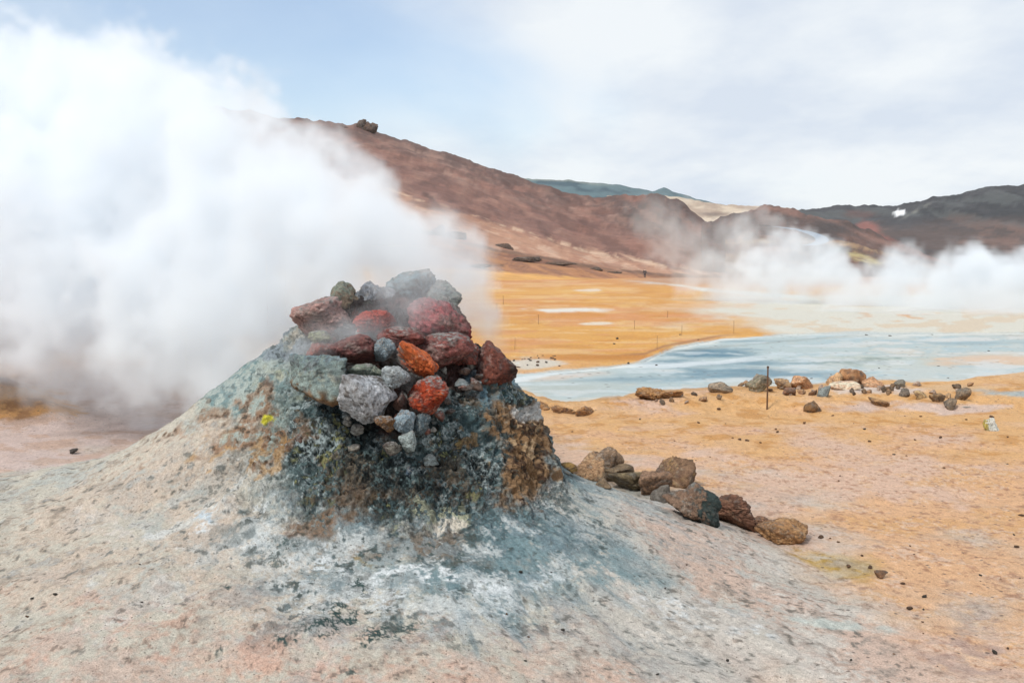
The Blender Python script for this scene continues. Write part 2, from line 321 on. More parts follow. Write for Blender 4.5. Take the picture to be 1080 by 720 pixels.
        b = mix(b, A(206,208,206), ss(1, .5, np.hypot((U-560)/20, (V-437)/11)+(wE-.5)*.9)*.85)
        b = mix(b, A(60,84,90), E(505,455,30,26,.4,.9)*ss(.4, .55, wF)*.8)
        # heart of the stone pile: shade in the gaps between stones painted dark
        core = ss(.50, .40, np.hypot(x-MC[0]-.02, y-MC[1]))
        gap = np.maximum(core, ss(1, .7, np.hypot((U-418)/38, (V-420)/48)))
        b = mix(b, A(52,42,42), gap*.92)
        b = mix(b, A(96,60,52), gap*ss(.5, .65, wE)*.7)
        # sprinkled dark grains
        b = mix(b, A(74,80,74), ss(.70, .78, wF)*ss(.45, .6, wC)*.6)
        c = mix(c, b, m)
    c = mix(c, A(196,156,52), ss(.36,.6,wB*.6+wC*.4)*.9*ss(1.15, .2, np.hypot((U-880-(V-598)*.9)/50, (V-596-(U-880)*.25)/13)+(wB-.5)*1.1)*.85)
    c = mix(c, A(200,212,206), ss(1.0, .45, np.hypot((U-890)/58, (V-659-(U-890)*.12)/6)+(wB-.5)*1.1)*.7)
    c = mix(c, A(186,150,130), ss(303, 296, V)*ss(640, 720, U)*.8*far)
    c = mix(c, A(190,146,96), ss(1, .2, np.abs(V-1-np.interp(U, [480,545,570,600,650,700,760,830,905], [404,409,418,423,419,411,408,408,402]))/3+(sB-.5))*ss(960, 860, U)*ss(540, 560, U)*.6)
    return c, gl

# ------------------------------------------------------------------ mesh helpers
def smooth(me):
    me.polygons.foreach_set('use_smooth', np.ones(len(me.polygons), bool)); me.update()
def grid_mesh(name, P, nr, nc, closed=False):
    """P: (nr*nc,3)"""
    me = bpy.data.meshes.new(name)
    me.vertices.add(len(P)); me.vertices.foreach_set('co', np.ascontiguousarray(P, np.float32).ravel())
    i = np.arange(nr-1)[:, None]; j = np.arange(nc if closed else nc-1)[None, :]; j2 = (j+1) % nc
    q = np.stack([i*nc+j+0*j2, i*nc+j2, (i+1)*nc+j2, (i+1)*nc+j+0*j2], -1).reshape(-1, 4).astype(np.int32)
    me.loops.add(q.size); me.loops.foreach_set('vertex_index', q.ravel())
    me.polygons.add(len(q)); me.polygons.foreach_set('loop_start', np.arange(0, q.size, 4, dtype=np.int32))
    me.validate(); smooth(me); return me
def set_col(me, c, gl=None):
    a = me.attributes.new('tint', 'FLOAT_COLOR', 'POINT'); v = np.ones((len(c), 4), np.float32); v[:, :3] = c
    if gl is not None: v[:, 3] = gl
    a.data.foreach_set('color', v.ravel())
def link(name, me, mat=None, parent=None, loc=None):
    o = bpy.data.objects.new(name, me); COL.objects.link(o)
    if mat: me.materials.append(mat)
    if parent: o.parent = parent
    if loc is not None: o.location = loc
    return o
def tag(o, label=None, cat=None, group=None, kind=None):
    for k, v in (('label', label), ('category', cat), ('group', group), ('kind', kind)):
        if v: o[k] = v
    return o

# ------------------------------------------------------------------ materials
def mat_earth(name, rough=.9, s1=40, s2=160, var=.35, bump=.004, speck=.0, sz=1.0, spec=.3, detail=5, var2=None):
    m = bpy.data.materials.new(name); m.use_nodes = True; t = m.node_tree; t.nodes.clear()
    out = N(t, 'ShaderNodeOutputMaterial'); bs = N(t, 'ShaderNodeBsdfPrincipled'); t.links.new(bs.outputs[0], out.inputs[0])
    at_ = N(t, 'ShaderNodeAttribute', attribute_name='tint'); tc_ = N(t, 'ShaderNodeTexCoord')
    na = N(t, 'ShaderNodeTexNoise'); na.inputs['Scale'].default_value = s1; na.inputs['Detail'].default_value = detail; na.inputs['Roughness'].default_value = .65
    nb = N(t, 'ShaderNodeTexNoise'); nb.inputs['Scale'].default_value = s2; nb.inputs['Detail'].default_value = 3; nb.inputs['Roughness'].default_value = .7
    mp_ = N(t, 'ShaderNodeMapping'); mp_.inputs['Scale'].default_value = (1, 1, sz); t.links.new(tc_.outputs['Object'], mp_.inputs[0])
    t.links.new(mp_.outputs[0], na.inputs[0]); t.links.new(mp_.outputs[0], nb.inputs[0])
    def rng(sock, a, b, lo, hi):
        r = N(t, 'ShaderNodeMapRange'); r.inputs['From Min'].default_value = a; r.inputs['From Max'].default_value = b
        r.inputs['To Min'].default_value = lo; r.inputs['To Max'].default_value = hi; t.links.new(sock, r.inputs[0]); return r.outputs[0]
    va = rng(na.outputs['Fac'], .3, .7, 1-var, 1+var*.6); v2 = var2 or var*.8; vb = rng(nb.outputs['Fac'], .3, .7, 1-v2, 1+v2*.7)
    mu = N(t, 'ShaderNodeMath', operation='MULTIPLY'); t.links.new(va, mu.inputs[0]); t.links.new(vb, mu.inputs[1])
    sc = N(t, 'ShaderNodeVectorMath', operation='SCALE'); t.links.new(at_.outputs['Color'], sc.inputs[0]); t.links.new(mu.outputs[0], sc.inputs['Scale'])
    colr = sc.outputs[0]
    if speck:
        vo = N(t, 'ShaderNodeTexVoronoi'); vo.inputs['Scale'].default_value = speck; t.links.new(mp_.outputs[0], vo.inputs[0])
        # only some cells hold a dark grain
        sx = N(t, 'ShaderNodeSeparateColor'); t.links.new(vo.outputs['Color'], sx.inputs[0])
        g1 = rng(vo.outputs['Distance'], .16, .26, 1, 0); g2 = rng(sx.outputs[0], .80, .83, 0, .75)
        gm = N(t, 'ShaderNodeMath', operation='MULTIPLY'); t.links.new(g1, gm.inputs[0]); t.links.new(g2, gm.inputs[1])
        mxs = N(t, 'ShaderNodeMix', data_type='RGBA'); t.links.new(gm.outputs[0], mxs.inputs[0]); t.links.new(colr, mxs.inputs[6]); mxs.inputs[7].default_value = (.09, .07, .06, 1)
        colr = mxs.outputs[2]
    t.links.new(colr, bs.inputs['Base Color'])
    rr = N(t, 'ShaderNodeMath', operation='SUBTRACT'); rr.inputs[0].default_value = rough; t.links.new(at_.outputs['Alpha'], rr.inputs[1]); t.links.new(rr.outputs[0], bs.inputs['Roughness'])
    bs.inputs['Specular IOR Level'].default_value = spec
    b1 = N(t, 'ShaderNodeBump'); b1.inputs['Strength'].default_value = .8; b1.inputs['Distance'].default_value = bump*2
    b2 = N(t, 'ShaderNodeBump'); b2.inputs['Strength'].default_value = .8; b2.inputs['Distance'].default_value = bump
    t.links.new(na.outputs['Fac'], b1.inputs['Height']); t.links.new(nb.outputs['Fac'], b2.inputs['Height']); t.links.new(b1.outputs[0], b2.inputs['Normal'])
    t.links.new(b2.outputs[0], bs.inputs['Normal'])
    return m
M_GROUND = mat_earth('sand', s1=18, s2=110, var=.18, var2=.30, bump=.009, speck=22)
M_MOUND = mat_earth('sinter_crust', s1=55, s2=170, var=.24, var2=.33, bump=.0045, speck=60)
M_STONE = mat_earth('stone', s1=45, s2=150, var=.38, var2=.42, bump=.007)
M_HILL = mat_earth('scree', s1=.06, s2=.35, var=.22, bump=.8)
M_FAR = mat_earth('far_scree', s1=.015, s2=.08, var=.15, bump=1.0)

# ------------------------------------------------------------------ ground sheet
rows = np.concatenate([[268.2, 269, 270, 272, 275, 279, 283, 286], np.arange(288, 345, .8), np.arange(345, 460, .62), np.arange(460, 735, 1.0), np.geomspace(740, 3600, 40)])
cols = np.concatenate([np.linspace(-2600, -160, 60)[:-1], np.arange(-160, 1240, 1.55), np.linspace(1240, 3600, 60)])
d_row = EYE*F/(rows-265.)
zfix = np.interp(d_row, [0, 26, 60, 120, 230, 400, 1000, 9000], [0, 0, -.7, -1.9, -4.1, -9, -40, -600])
d_row = np.where(rows < 340, np.interp(rows, (265+F*(EYE-np.interp(np.geomspace(20, 240, 900), [0, 26, 60, 120, 230, 400, 1000, 9000], [0, 0, -.7, -1.9, -4.1, -9, -40, -600]))/np.geomspace(20, 240, 900))[::-1], np.geomspace(20, 240, 900)[::-1]), d_row)
_far = np.geomspace(9000, 240, 24)
d_row = np.concatenate([_far, d_row[d_row < 235]]); d_row = np.sort(d_row)[::-1]
yy = np.repeat(d_row, len(cols)); xx = np.tile((cols-540)/F, len(d_row))*yy
zz = ground_h(xx, yy)
me = grid_mesh('ground', np.stack([xx, yy, zz], 1), len(d_row), len(cols))
# the same painter is used on mound and ground; mound colours run out over the flat at its foot
mh = mound_h(xx, yy)
foot = ss(-.14, .03, mh + (fbm(xx*2.2, yy*2.2, 0*xx, 4, .6, 41)-.5)*.16)*ss(12, 9, yy)
c_, g_ = paint_land(xx, yy, zz, foot)
set_col(me, c_, g_); tag(link('ground', me, M_GROUND), kind='structure')
# behind the viewer
me = grid_mesh('rear_ground', np.array([[x, y, 0] for y in (-60, -10, EYE*F/(3600-265.)) for x in (-80, -5, 5, 80)], float), 3, 4)
set_col(me, np.tile(A(222,192,168), (12, 1)), np.zeros(12)); tag(link('ground_behind', me, M_GROUND), kind='structure')

# ------------------------------------------------------------------ mud pool
pr = np.arange(344, 428, .8); pc = np.arange(470, 1330, 2.0)
yy = np.repeat(EYE*F/(pr-265.), len(pc)); xx = np.tile((pc-540)/F, len(pr))*yy
U, V = to_pixel(xx, yy, 0*xx)
sA = fbm(U/150, V/13, 0*xx, 5, .55, 51); sB = fbm(U/50, V/3.6, 0*xx, 5, .6, 52); sC = fbm(U/14, V/2., 0*xx, 3, .6, 53)
c = np.tile(A(184,198,198), (len(xx), 1)).astype(np.float32)
bl = ss(600, 720, U+(sA-.5)*120)*ss(.30, .60, sA*.55+sB*.45)
c = mix(c, A(166,190,196), bl*.7)
c = mix(c, A(214,202,184), ss(.54, .70, sB*.5+sA*.5)*.6*ss(760, 600, U))
c = mix(c, A(222,206,186), ss(.56, .70, sB*.6+(1-sA)*.4)*.6*ss(800, 960, U))
c = mix(c, A(206,206,196), ss(.5, .7, sC*.5+sA*.5)*.6)
for (px, py, rx, ry, k) in [(745,371,60,5,.95),(720,381,90,3.5,.7),(790,392,110,6,.8),(690,398,80,3,.5),(830,381,60,3,.4),(940,402,50,3,.6),(1010,360,60,2,.3),(590,390,26,2.5,.5),(780,358,50,1.6,.5)]:
    c = mix(c, A(84,128,148), ss(1.35, .2, np.hypot((U-px)/rx, (V-py)/ry)+(sB-.5)*1.1)*k)
c = mix(c, A(190,196,184), ss(1, .2, np.hypot((U-930)/110, (V-378)/9)+(sB-.5)*.9)*.7)
c = mix(c, A(110,130,120), ss(1, .3, np.hypot((U-900)/60, (V-378)/5)+(sC-.5)*1.8)*.6)
c = mix(c, A(222,190,160), ss(1, .3, np.hypot((U-1050)/90, (V-378)/8)+(sB-.5)*.9)*.85)
c = mix(c, A(216,196,178), ss(1, .3, np.hypot((U-600)/56, (V-394+(U-600)*.07)/4)+(sB-.5)*.8)*.8)
c = mix(c, A(184,190,182), ss(1, .2, np.hypot((U-590)/100, (V-408)/10)+(sB-.5)*.5)*.7)
c = mix(c, A(232,238,240), ss(1, .3, np.abs(V-np.interp(U, [545,600,650,700,760,830], [398,389,384,383,380,372]))/3+(sB-.5)*1.1)*ss(860, 760, U)*.7)
c = mix(c, A(216,224,228), ss(.62, .75, sB)*.4)
c = mix(c, A(146,150,142), ss(1, .3, np.abs(V-np.interp(U, [640,760,900], [377,364,352]))/1.4+(sB-.5)*1.5)*ss(690, 720, U)*.4)
c = mix(c, A(120,112,100), ss(1, .3, np.hypot((U-930)/60, (V-401)/2.4)+(sB-.5)*.8)*.6)
_b = np.interp(U, [480,545,570,600,650,700,760,830,905,960,1000,1080,1400], [404,409,418,423,419,411,408,408,402,404,402,392,390]); _t = np.interp(U, [480,545,590,640,680,705,760,830,1080,1400], [392,391,389,385,379,366,355,350,349,349])
c = mix(c, A(214,206,190), ss(5.5, 1, (_b-V)+(sB-.5)*7)*.75)
c = mix(c, A(230,232,226), ss(4.5, .5, (V-_t)+(sB-.5)*6)*.75)
me = grid_mesh('pool', np.stack([xx, yy, 0*xx-.030], 1), len(pr), len(pc))
set_col(me, c, .35+.15*bl)
M_MUD = mat_earth('wet_mud', s1=9, s2=50, var=.09, bump=.0015, rough=.95, spec=.22, speck=7)
tag(link('mud_water', me, M_MUD), kind='structure')

# ------------------------------------------------------------------ the steam mound
ra = np.concatenate([np.linspace(0.004, .95, 400), .95+np.cumsum(np.geomspace(.0035, .03, 330))]); ra = ra[ra < 5.9]
ph = np.concatenate([np.linspace(R(-205), R(25), 1250, endpoint=False), np.linspace(R(25), R(155), 150, endpoint=False)])
rr = np.repeat(ra, len(ph)); pp = np.tile(ph, len(ra))
x = MC[0]+rr*np.cos(pp); y = MC[1]+rr*np.sin(pp); z = mound_h(x, y)
e = .01; gx = (mound_h(x+e, y)-mound_h(x-e, y))/(2*e); gy = (mound_h(x, y+e)-mound_h(x, y-e))/(2*e)
gx = np.clip(gx, -2.5, 2.5); gy = np.clip(gy, -2.5, 2.5)
nl = np.sqrt(gx*gx+gy*gy+1); nx, ny, nz = -gx/nl, -gy/nl, 1/nl
U, V = to_pixel(x, y, z)
rg = ss(1.12, .78, rr + (fbm(x*3, y*3, z*3, 3, .5, 61)-.5)*.5)      # crusty part
lft = ss(-1.1, -1.6, x)*.5
dA = fbm(x*4.5, y*4.5, z*4.5, 4, .55, 62)-.5; dB = np.abs(fbm(x*13, y*13, z*13, 4, .6, 63)-.5)*2; dC = fbm(x*45, y*45, z*45, 4, .65, 64)-.5
pit = ss(.55, .75, fbm(x*26, y*26, z*26, 3, .5, 65))
soft = fbm(x*2.2, y*2.2, z*2.2, 4, .5, 66)-.5; grain = fbm(x*30, y*30, z*30, 4, .65, 67)-.5; mid = fbm(x*9, y*9, z*9, 4, .6, 68)-.5
D = rg*(dA*.10 + (.5-dB)*.042 + dC*.015 - pit*.013) + (1-rg)*(soft*.05 + mid*.014 + grain*.007)
D = D*(1-.55*ss(1, .4, np.hypot((U-245)/85, (V-400)/60)))
D = D*ss(0, .08, rr)*ss(5.4, 3.0, rr+lft)
D = D + .03*ss(1, .2, np.hypot((U-246)/22, (V-536)/15))             # the swollen pale boulder under the crust
P = np.stack([x+nx*D, y+ny*D, z+nz*D], 1)
me = grid_mesh('mound', P, len(ra), len(ph), closed=True)
on = ss(-.14, .03, z + (fbm(x*2.2, y*2.2, 0*x, 4, .6, 41)-.5)*.16)
c_, g_ = paint_land(P[:, 0], P[:, 1], P[:, 2], on)
wet = ss(1, .3, np.hypot((U-540)/120, (V-570)/50))*.25
set_col(me, c_, wet)
mo = link('steam_mound', me, M_MOUND)
tag(mo, 'wide crusted mineral mound in pale grey, teal and brown carrying the stone pile', 'mound')

# ------------------------------------------------------------------ hills
def hill(name, lines, paint, mat, cols, per=26, drop=1.18, amp=1.0, seed=1):
    ds = [l[0] for l in lines]; PY = np.array([np.interp(cols, [p[0] for p in l[1]], [p[1] for p in l[1]]) for l in lines])
    out_d, out_p = [], []
    for k in range(len(ds)-1):
        for t in np.linspace(0, 1, per, endpoint=False):
            out_d.append(ds[k]*(ds[k+1]/ds[k])**t); out_p.append(PY[k]+(PY[k+1]-PY[k])*t)
    out_d.append(ds[-1]); out_p.append(PY[-1])
    OP = np.array(out_p); OD = np.array(out_d)
    kk = np.array([1, 2, 3, 2, 1.])/9
    for c0 in range(OP.shape[1]): OP[:, c0] = np.convolve(np.pad(OP[:, c0], 2, 'edge'), kk, 'valid')
    OP[-1] = PY[-1]
    nr, nc = OP.shape
    yy = np.repeat(OD, nc); pxs = np.tile(cols, nr)
    a = (pxs-540)/F; b = (360-OP.ravel())/F; vy = CP+b*SP
    X = a/vy*yy; Z = EYE + (-SP+b*CP)/vy*yy
    sc = ds[-1]
    n_ = fbm(X/(.05*sc), yy/(.05*sc), 0*X, 5, .55, seed)-.5; g2 = fbm(X/(.012*sc), yy/(.05*sc), 0*X, 4, .55, seed+1)-.5
    ed = np.repeat(np.clip(np.minimum(np.arange(nr)/6., 1.0), 0, 1), nc)
    Z = Z + ed*amp*(n_*.018*yy*.55 + g2*.011*yy*.6)
    P = np.stack([X, yy, Z], 1)
    back = np.stack([X[-nc:]*drop, yy[-nc:]*drop, Z[-nc:]-sc*.10], 1)
    P = np.concatenate([P, back]); me = grid_mesh(name, P, nr+1, nc)
    U, V = to_pixel(P[:, 0], P[:, 1], P[:, 2])
    set_col(me, paint(P, U, V), np.zeros(len(P)))
    return tag(link(name, me, mat), kind='structure')

CA = np.arange(-400, 830, 2.2)
def paintA(P, U, V):
    x, y, z = P.T
    a = fbm(x/60, y/60, z/30, 5, .55, 71); b = fbm(x/14, y/40, z/10, 5, .6, 72); st = fbm((U+V*.9)/16, (V-U*.42)/9, 0*x, 4, .6, 73)
    s2 = fbm(U/26, (V-U*.40)/2.6, 0*x, 4, .6, 74)
    crest = np.interp(U, [200,300,375,470,540,600,690,740], [110,126,133,162,187,206,205,230])
    brk = np.interp(U, [-300,240,380,440,520,620,700,760], [190,170,187,207,232,263,277,289])
    led = np.interp(U, [-300,300,400,450,520,600,650,700,760], [255,240,238,244,262,276,285,289,292])
    c = np.tile(A(148,106,92), (len(x), 1)).astype(np.float32)
    c = mix(c, A(124,90,82), ss(.42, .70, a)*.6); c = mix(c, A(164,124,108), ss(.50, .80, st)*.4)
    c = mix(c, A(104,84,78), ss(18, 2, V-crest+(b-.5)*22)*.75)
    c = mix(c, A(180,146,130), ss(.54, .74, b*.5+a*.5)*ss(14, 3, np.abs(V-crest-20+(a-.5)*18))*.7)
    # the dark knob on the right shoulder
    kn = ss(1, .5, np.hypot((U-690)/62, (V-222)/34)+(b-.5)*.5)
    c = mix(c, A(98,80,76), kn*.85); c = mix(c, A(60,54,54), kn*ss(.55, .7, b)*.7); c = mix(c, A(150,96,76), ss(1, .4, np.hypot((U-668)/16, (V-209)/8)+(b-.5)*.8)*.7)
    gu = fbm(x/9, y/70, z/60, 4, .6, 75); c = mix(c, A(104,74,66), ss(.56, .70, gu)*.55); c = mix(c, A(176,136,118), ss(.60, .74, 1-gu)*.35)
    lo = ss(-2, 7, V-brk+(s2-.5)*10)
    c = mix(c, A(196,148,120), lo); c = mix(c, A(216,178,152), lo*ss(.5, .68, s2)*.8); c = mix(c, A(172,122,98), lo*ss(.55, .7, st)*.6)
    c = mix(c, A(222,188,160), ss(2.2, .5, np.abs(V-brk-2.5))*ss(.38, .6, s2)*.9)
    c = mix(c, A(120,92,84), ss(1, .3, np.hypot((U-455)/26, (V-218-(U-455)*.3)/4)+(b-.5)*1.2)*.7)
    c = mix(c, A(96,70,62), ss(1, .3, np.hypot((U-452)/14, (V-207-(U-452)*.8)/3)+(b-.5)*.9)*.8)
    el = ss(-2, 2, V-led+(s2-.5)*6)
    c = mix(c, A(190,134,92), el); c = mix(c, A(150,104,80), el*ss(.45, .65, s2)*.8)
    c = mix(c, A(84,68,62), ss(3.2, .8, np.abs(V-led-1+(s2-.5)*3))*ss(.35, .55, b+.1)*.6)
    c = mix(c, A(120,78,64), ss(1, .3, np.hypot((U-560)/60, (V-274-(U-560)*.16)/3)+(s2-.5))*.8)
    c = mix(c, A(70,60,56), ss(1, .3, np.hypot((U-510)/26, (V-280)/2.2)+(s2-.5))*.8)
    fo = np.interp(U, [-300,300,440,540,640,720], [285,279,280,287,295,298])
    c = mix(c, A(228,172,98), ss(-1, 2, V-fo+(s2-.5)*3))
    return c
hill('hill', [(110, [(-400,303),(830,303)]),
   (170, [(-300,285),(300,280),(440,280),(540,287),(640,295),(720,299),(830,303)]),
   (235, [(-300,255),(300,240),(400,238),(450,244),(520,262),(600,276),(650,285),(700,289),(760,292),(830,300)]),
   (460, [(-300,190),(240,170),(380,186),(440,206),(520,231),(620,262),(700,276),(760,288),(830,298)]),
   (1000, [(-300,130),(150,108),(235,113),(300,124),(375,131),(400,139),(470,160),(540,185),(600,205),(630,209),(655,206),(690,203),(715,213),(740,229),(765,255),(830,296)])],
   paintA, M_HILL, CA, amp=.7, seed=2)

def paintD(P, U, V):    # near foothill with the road
    x, y, z = P.T; b = fbm(x/14, y/30, z/10, 5, .6, 82); s = fbm(U/26, (V-U*.3)/3, 0*x, 4, .6, 83)
    c = np.tile(A(128,96,82), (len(x), 1)).astype(np.float32)
    c = mix(c, A(90,74,68), ss(.45, .65, s)*.8); c = mix(c, A(176,140,100), ss(.6, .75, b)*.5)
    c = mix(c, A(196,178,126), ss(1, .4, np.hypot((U-912)/26, (V-272-(U-912)*.33)/5)+(b-.5)*.8)*.9)
    c = mix(c, A(70,86,76), ss(1, .4, np.hypot((U-885)/14, (V-264)/3)+(b-.5)*.8)*.8)
    c = mix(c, A(190,160,120), ss(2.5, .5, np.abs(V-np.interp(U, [860,900,940,1080], [255,259,268,312])))*.5)
    c = mix(c, A(176,140,122), ss(1, .3, np.hypot((U-820)/16, (V-263)/7)+(b-.5))*.8)
    return c
crestD = [(770,252),(800,247),(840,249),(870,254),(900,258),(940,268),(1000,286),(1080,312),(1300,330)]
DLINES = [(120, [(770,304),(1300,330)]), (240, [(770,292),(850,290),(900,292),(1080,330),(1300,340)]), (420, crestD)]
hill('foothill', DLINES, paintD, M_HILL, np.arange(765, 1300, 2.0), seed=5)
def paintB(P, U, V):
    x, y, z = P.T; b = fbm(x/18, y/50, z/14, 5, .6, 84); s = fbm(U/30, (V-U*.3)/5, 0*x, 4, .6, 85)
    cr = np.interp(U, [800,850,880,902,930,958,1010,1080], [217,222,231,242,253,262,278,302])
    c = np.tile(A(96,80,76), (len(x), 1)).astype(np.float32)
    c = mix(c, A(122,92,82), ss(.5, .7, s)*.7); c = mix(c, A(148,112,100), ss(5, 1, np.abs(V-cr-2)+(b-.5)*5)*.85)
    c = mix(c, A(74,68,68), ss(1, .4, np.hypot((U-880)/40, (V-240)/9)+(b-.5)*.7)*.7)
    c = mix(c, A(104,104,106), ss(1, .4, np.hypot((U-860)/50, (V-252)/5)+(b-.5)*.7)*.5)
    return c
hill('red_ridge', [(300, [(740,292),(1080,310),(1300,320)]), (520, [(740,262),(860,256),(930,274),(1080,306),(1300,318)]),
   (700, [(740,238),(780,226),(813,216),(852,223),(880,232),(902,242),(930,253),(958,262),(1010,279),(1080,303),(1300,318)])],
   paintB, M_HILL, np.arange(740, 1300, 2.0), seed=7)
def paintC(P, U, V):
    x, y, z = P.T; b = fbm(x/60, y/150, z/40, 5, .6, 86); s = fbm(U/50, (V+U*.12)/8, 0*x, 5, .6, 87)
    c = np.tile(A(74,74,78), (len(x), 1)).astype(np.float32)
    c = mix(c, A(58,60,64), ss(.45, .65, s)*.9); c = mix(c, A(100,104,104), ss(.58, .75, b)*.55)
    lo = ss(228, 244, V+(s-.5)*14)
    c = mix(c, A(98,84,80), lo*.9); c = mix(c, A(132,104,94), lo*ss(.55, .72, b)*.7); c = mix(c, A(66,66,68), lo*ss(.55, .7, s)*.5)
    c = mix(c, A(110,88,84), ss(1, .4, np.hypot((U-905)/30, (V-226)/6)+(b-.5)*.5)*.8)
    c = mix(c, A(150,100,92), ss(1, .4, np.hypot((U-916)/18, (V-240-(U-916)*.25)/9)+(b-.5)*.8)*.9)
    c = mix(c, A(140,92,84), ss(1, .4, np.hypot((U-940)/24, (V-254-(U-940)*.45)/4)+(b-.5)*.8)*.8)
    c = mix(c, A(150,150,142), ss(1, .3, np.hypot((U-967)/22, (V-222+(U-967)*.55)/2.4)+(b-.5)*.6)*.6)
    c = mix(c, np.array([.84, .85, .86]), ss(1.1, .8, np.hypot((U-948.5)/7.5, (V-224.3+(U-948)*.12-np.abs(U-948)*.05)/2.9)))
    return c
hill('dark_hill', [(800, [(780,300),(1400,330)]), (1150, [(780,262),(1400,262)]), (1600, [(780,224),(845,219),(870,219),(888,216.5),(900,219),(942,215),(967,209),(998,207),(1027,200),(1043,195),(1067,193.5),(1080,193),(1200,200),(1400,215)])],
   paintC, M_FAR, np.arange(775, 1400, 2.2), amp=.6, seed=9)
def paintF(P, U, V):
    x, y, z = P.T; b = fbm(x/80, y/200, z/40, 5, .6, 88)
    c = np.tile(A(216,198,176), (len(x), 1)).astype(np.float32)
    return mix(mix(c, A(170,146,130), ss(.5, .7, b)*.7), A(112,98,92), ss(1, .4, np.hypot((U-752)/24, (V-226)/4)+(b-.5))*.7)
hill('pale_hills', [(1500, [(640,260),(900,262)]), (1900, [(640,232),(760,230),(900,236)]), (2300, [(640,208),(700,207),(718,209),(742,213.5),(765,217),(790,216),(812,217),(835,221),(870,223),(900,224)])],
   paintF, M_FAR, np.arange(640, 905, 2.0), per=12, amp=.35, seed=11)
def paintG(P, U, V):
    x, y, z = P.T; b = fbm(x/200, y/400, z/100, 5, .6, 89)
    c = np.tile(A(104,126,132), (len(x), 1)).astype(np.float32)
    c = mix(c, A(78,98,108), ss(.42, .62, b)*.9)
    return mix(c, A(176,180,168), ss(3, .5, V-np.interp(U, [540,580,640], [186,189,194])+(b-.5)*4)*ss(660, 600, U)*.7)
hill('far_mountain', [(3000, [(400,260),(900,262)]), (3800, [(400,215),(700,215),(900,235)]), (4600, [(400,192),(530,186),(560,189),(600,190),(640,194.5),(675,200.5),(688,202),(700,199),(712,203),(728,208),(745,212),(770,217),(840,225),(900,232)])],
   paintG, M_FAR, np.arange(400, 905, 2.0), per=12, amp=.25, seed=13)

# winding road on the foothill
def on_hill(px, py, lines):
    ds = [l[0] for l in lines]; ps = [np.interp(px, [p[0] for p in l[1]], [p[1] for p in l[1]]) for l in lines]
    d = math.exp(np.interp(-py, [-p for p in ps], [math.log(q) for q in ds])); return at(px, py, d)
def strip(name, near, farl, mat, lift):
    P = []
    for a, b in zip(near, farl):
        for q in (a, b):
            P.append(q + np.array([0, 0, lift]))
    me = grid_mesh(name, np.array(P), len(near), 2); me.materials.append(mat); return me
M_ROAD = bpy.data.materials.new('asphalt'); M_ROAD.use_nodes = True
_b = M_ROAD.node_tree.nodes['Principled BSDF']; _n = N(M_ROAD.node_tree, 'ShaderNodeTexNoise'); _n.inputs['Scale'].default_value = .4
_r = N(M_ROAD.node_tree, 'ShaderNodeValToRGB'); _r.color_ramp.elements[0].color = (.16, .21, .28, 1); _r.color_ramp.elements[1].color = (.24, .30, .37, 1)
_c = N(M_ROAD.node_tree, 'ShaderNodeTexCoord'); M_ROAD.node_tree.links.new(_c.outputs['Object'], _n.inputs[0])
M_ROAD.node_tree.links.new(_n.outputs[0], _r.inputs[0]); M_ROAD.node_tree.links.new(_r.outputs[0], _b.inputs['Base Color']); _b.inputs['Roughness'].default_value = .6
cl = [(800,246.5),(812,247.5),(825,249),(838,251),(850,253.8),(860,257.5),(866,261.5),(866,265.5),(861,268.5),(852,271)]
wd = [1.2,1.4,1.7,2.0,2.4,2.9,3.0,3.4,3.6,3.8]
def catm(pts, m=8):
    pts = [np.array(p, float) for p in pts]; out = []
    for i in range(len(pts)-1):
        p0, p1, p2, p3 = pts[max(i-1, 0)], pts[i], pts[i+1], pts[min(i+2, len(pts)-1)]
        for k in range(m):
            t = k/m; out.append(.5*((2*p1)+(-p0+p2)*t+(2*p0-5*p1+4*p2-p3)*t*t+(-p0+3*p1-3*p2+p3)*t**3))
    out.append(pts[-1]); return out
cw = catm([(a[0], a[1], b) for a, b in zip(cl, wd)])
ctr = [on_hill(p[0], p[1], DLINES) for p in cw]
lef, rig = [], []
for i, p in enumerate(ctr):
    t = ctr[min(i+1, len(ctr)-1)]-ctr[max(i-1, 0)]; t[2] = 0; t /= np.linalg.norm(t)+1e-9; nn = np.array([-t[1], t[0], 0])*2.3
    lef.append(p-nn); rig.append(p+nn)
me = strip('road', lef, rig, M_ROAD, 3.6); tag(link('road', me), kind='structure')

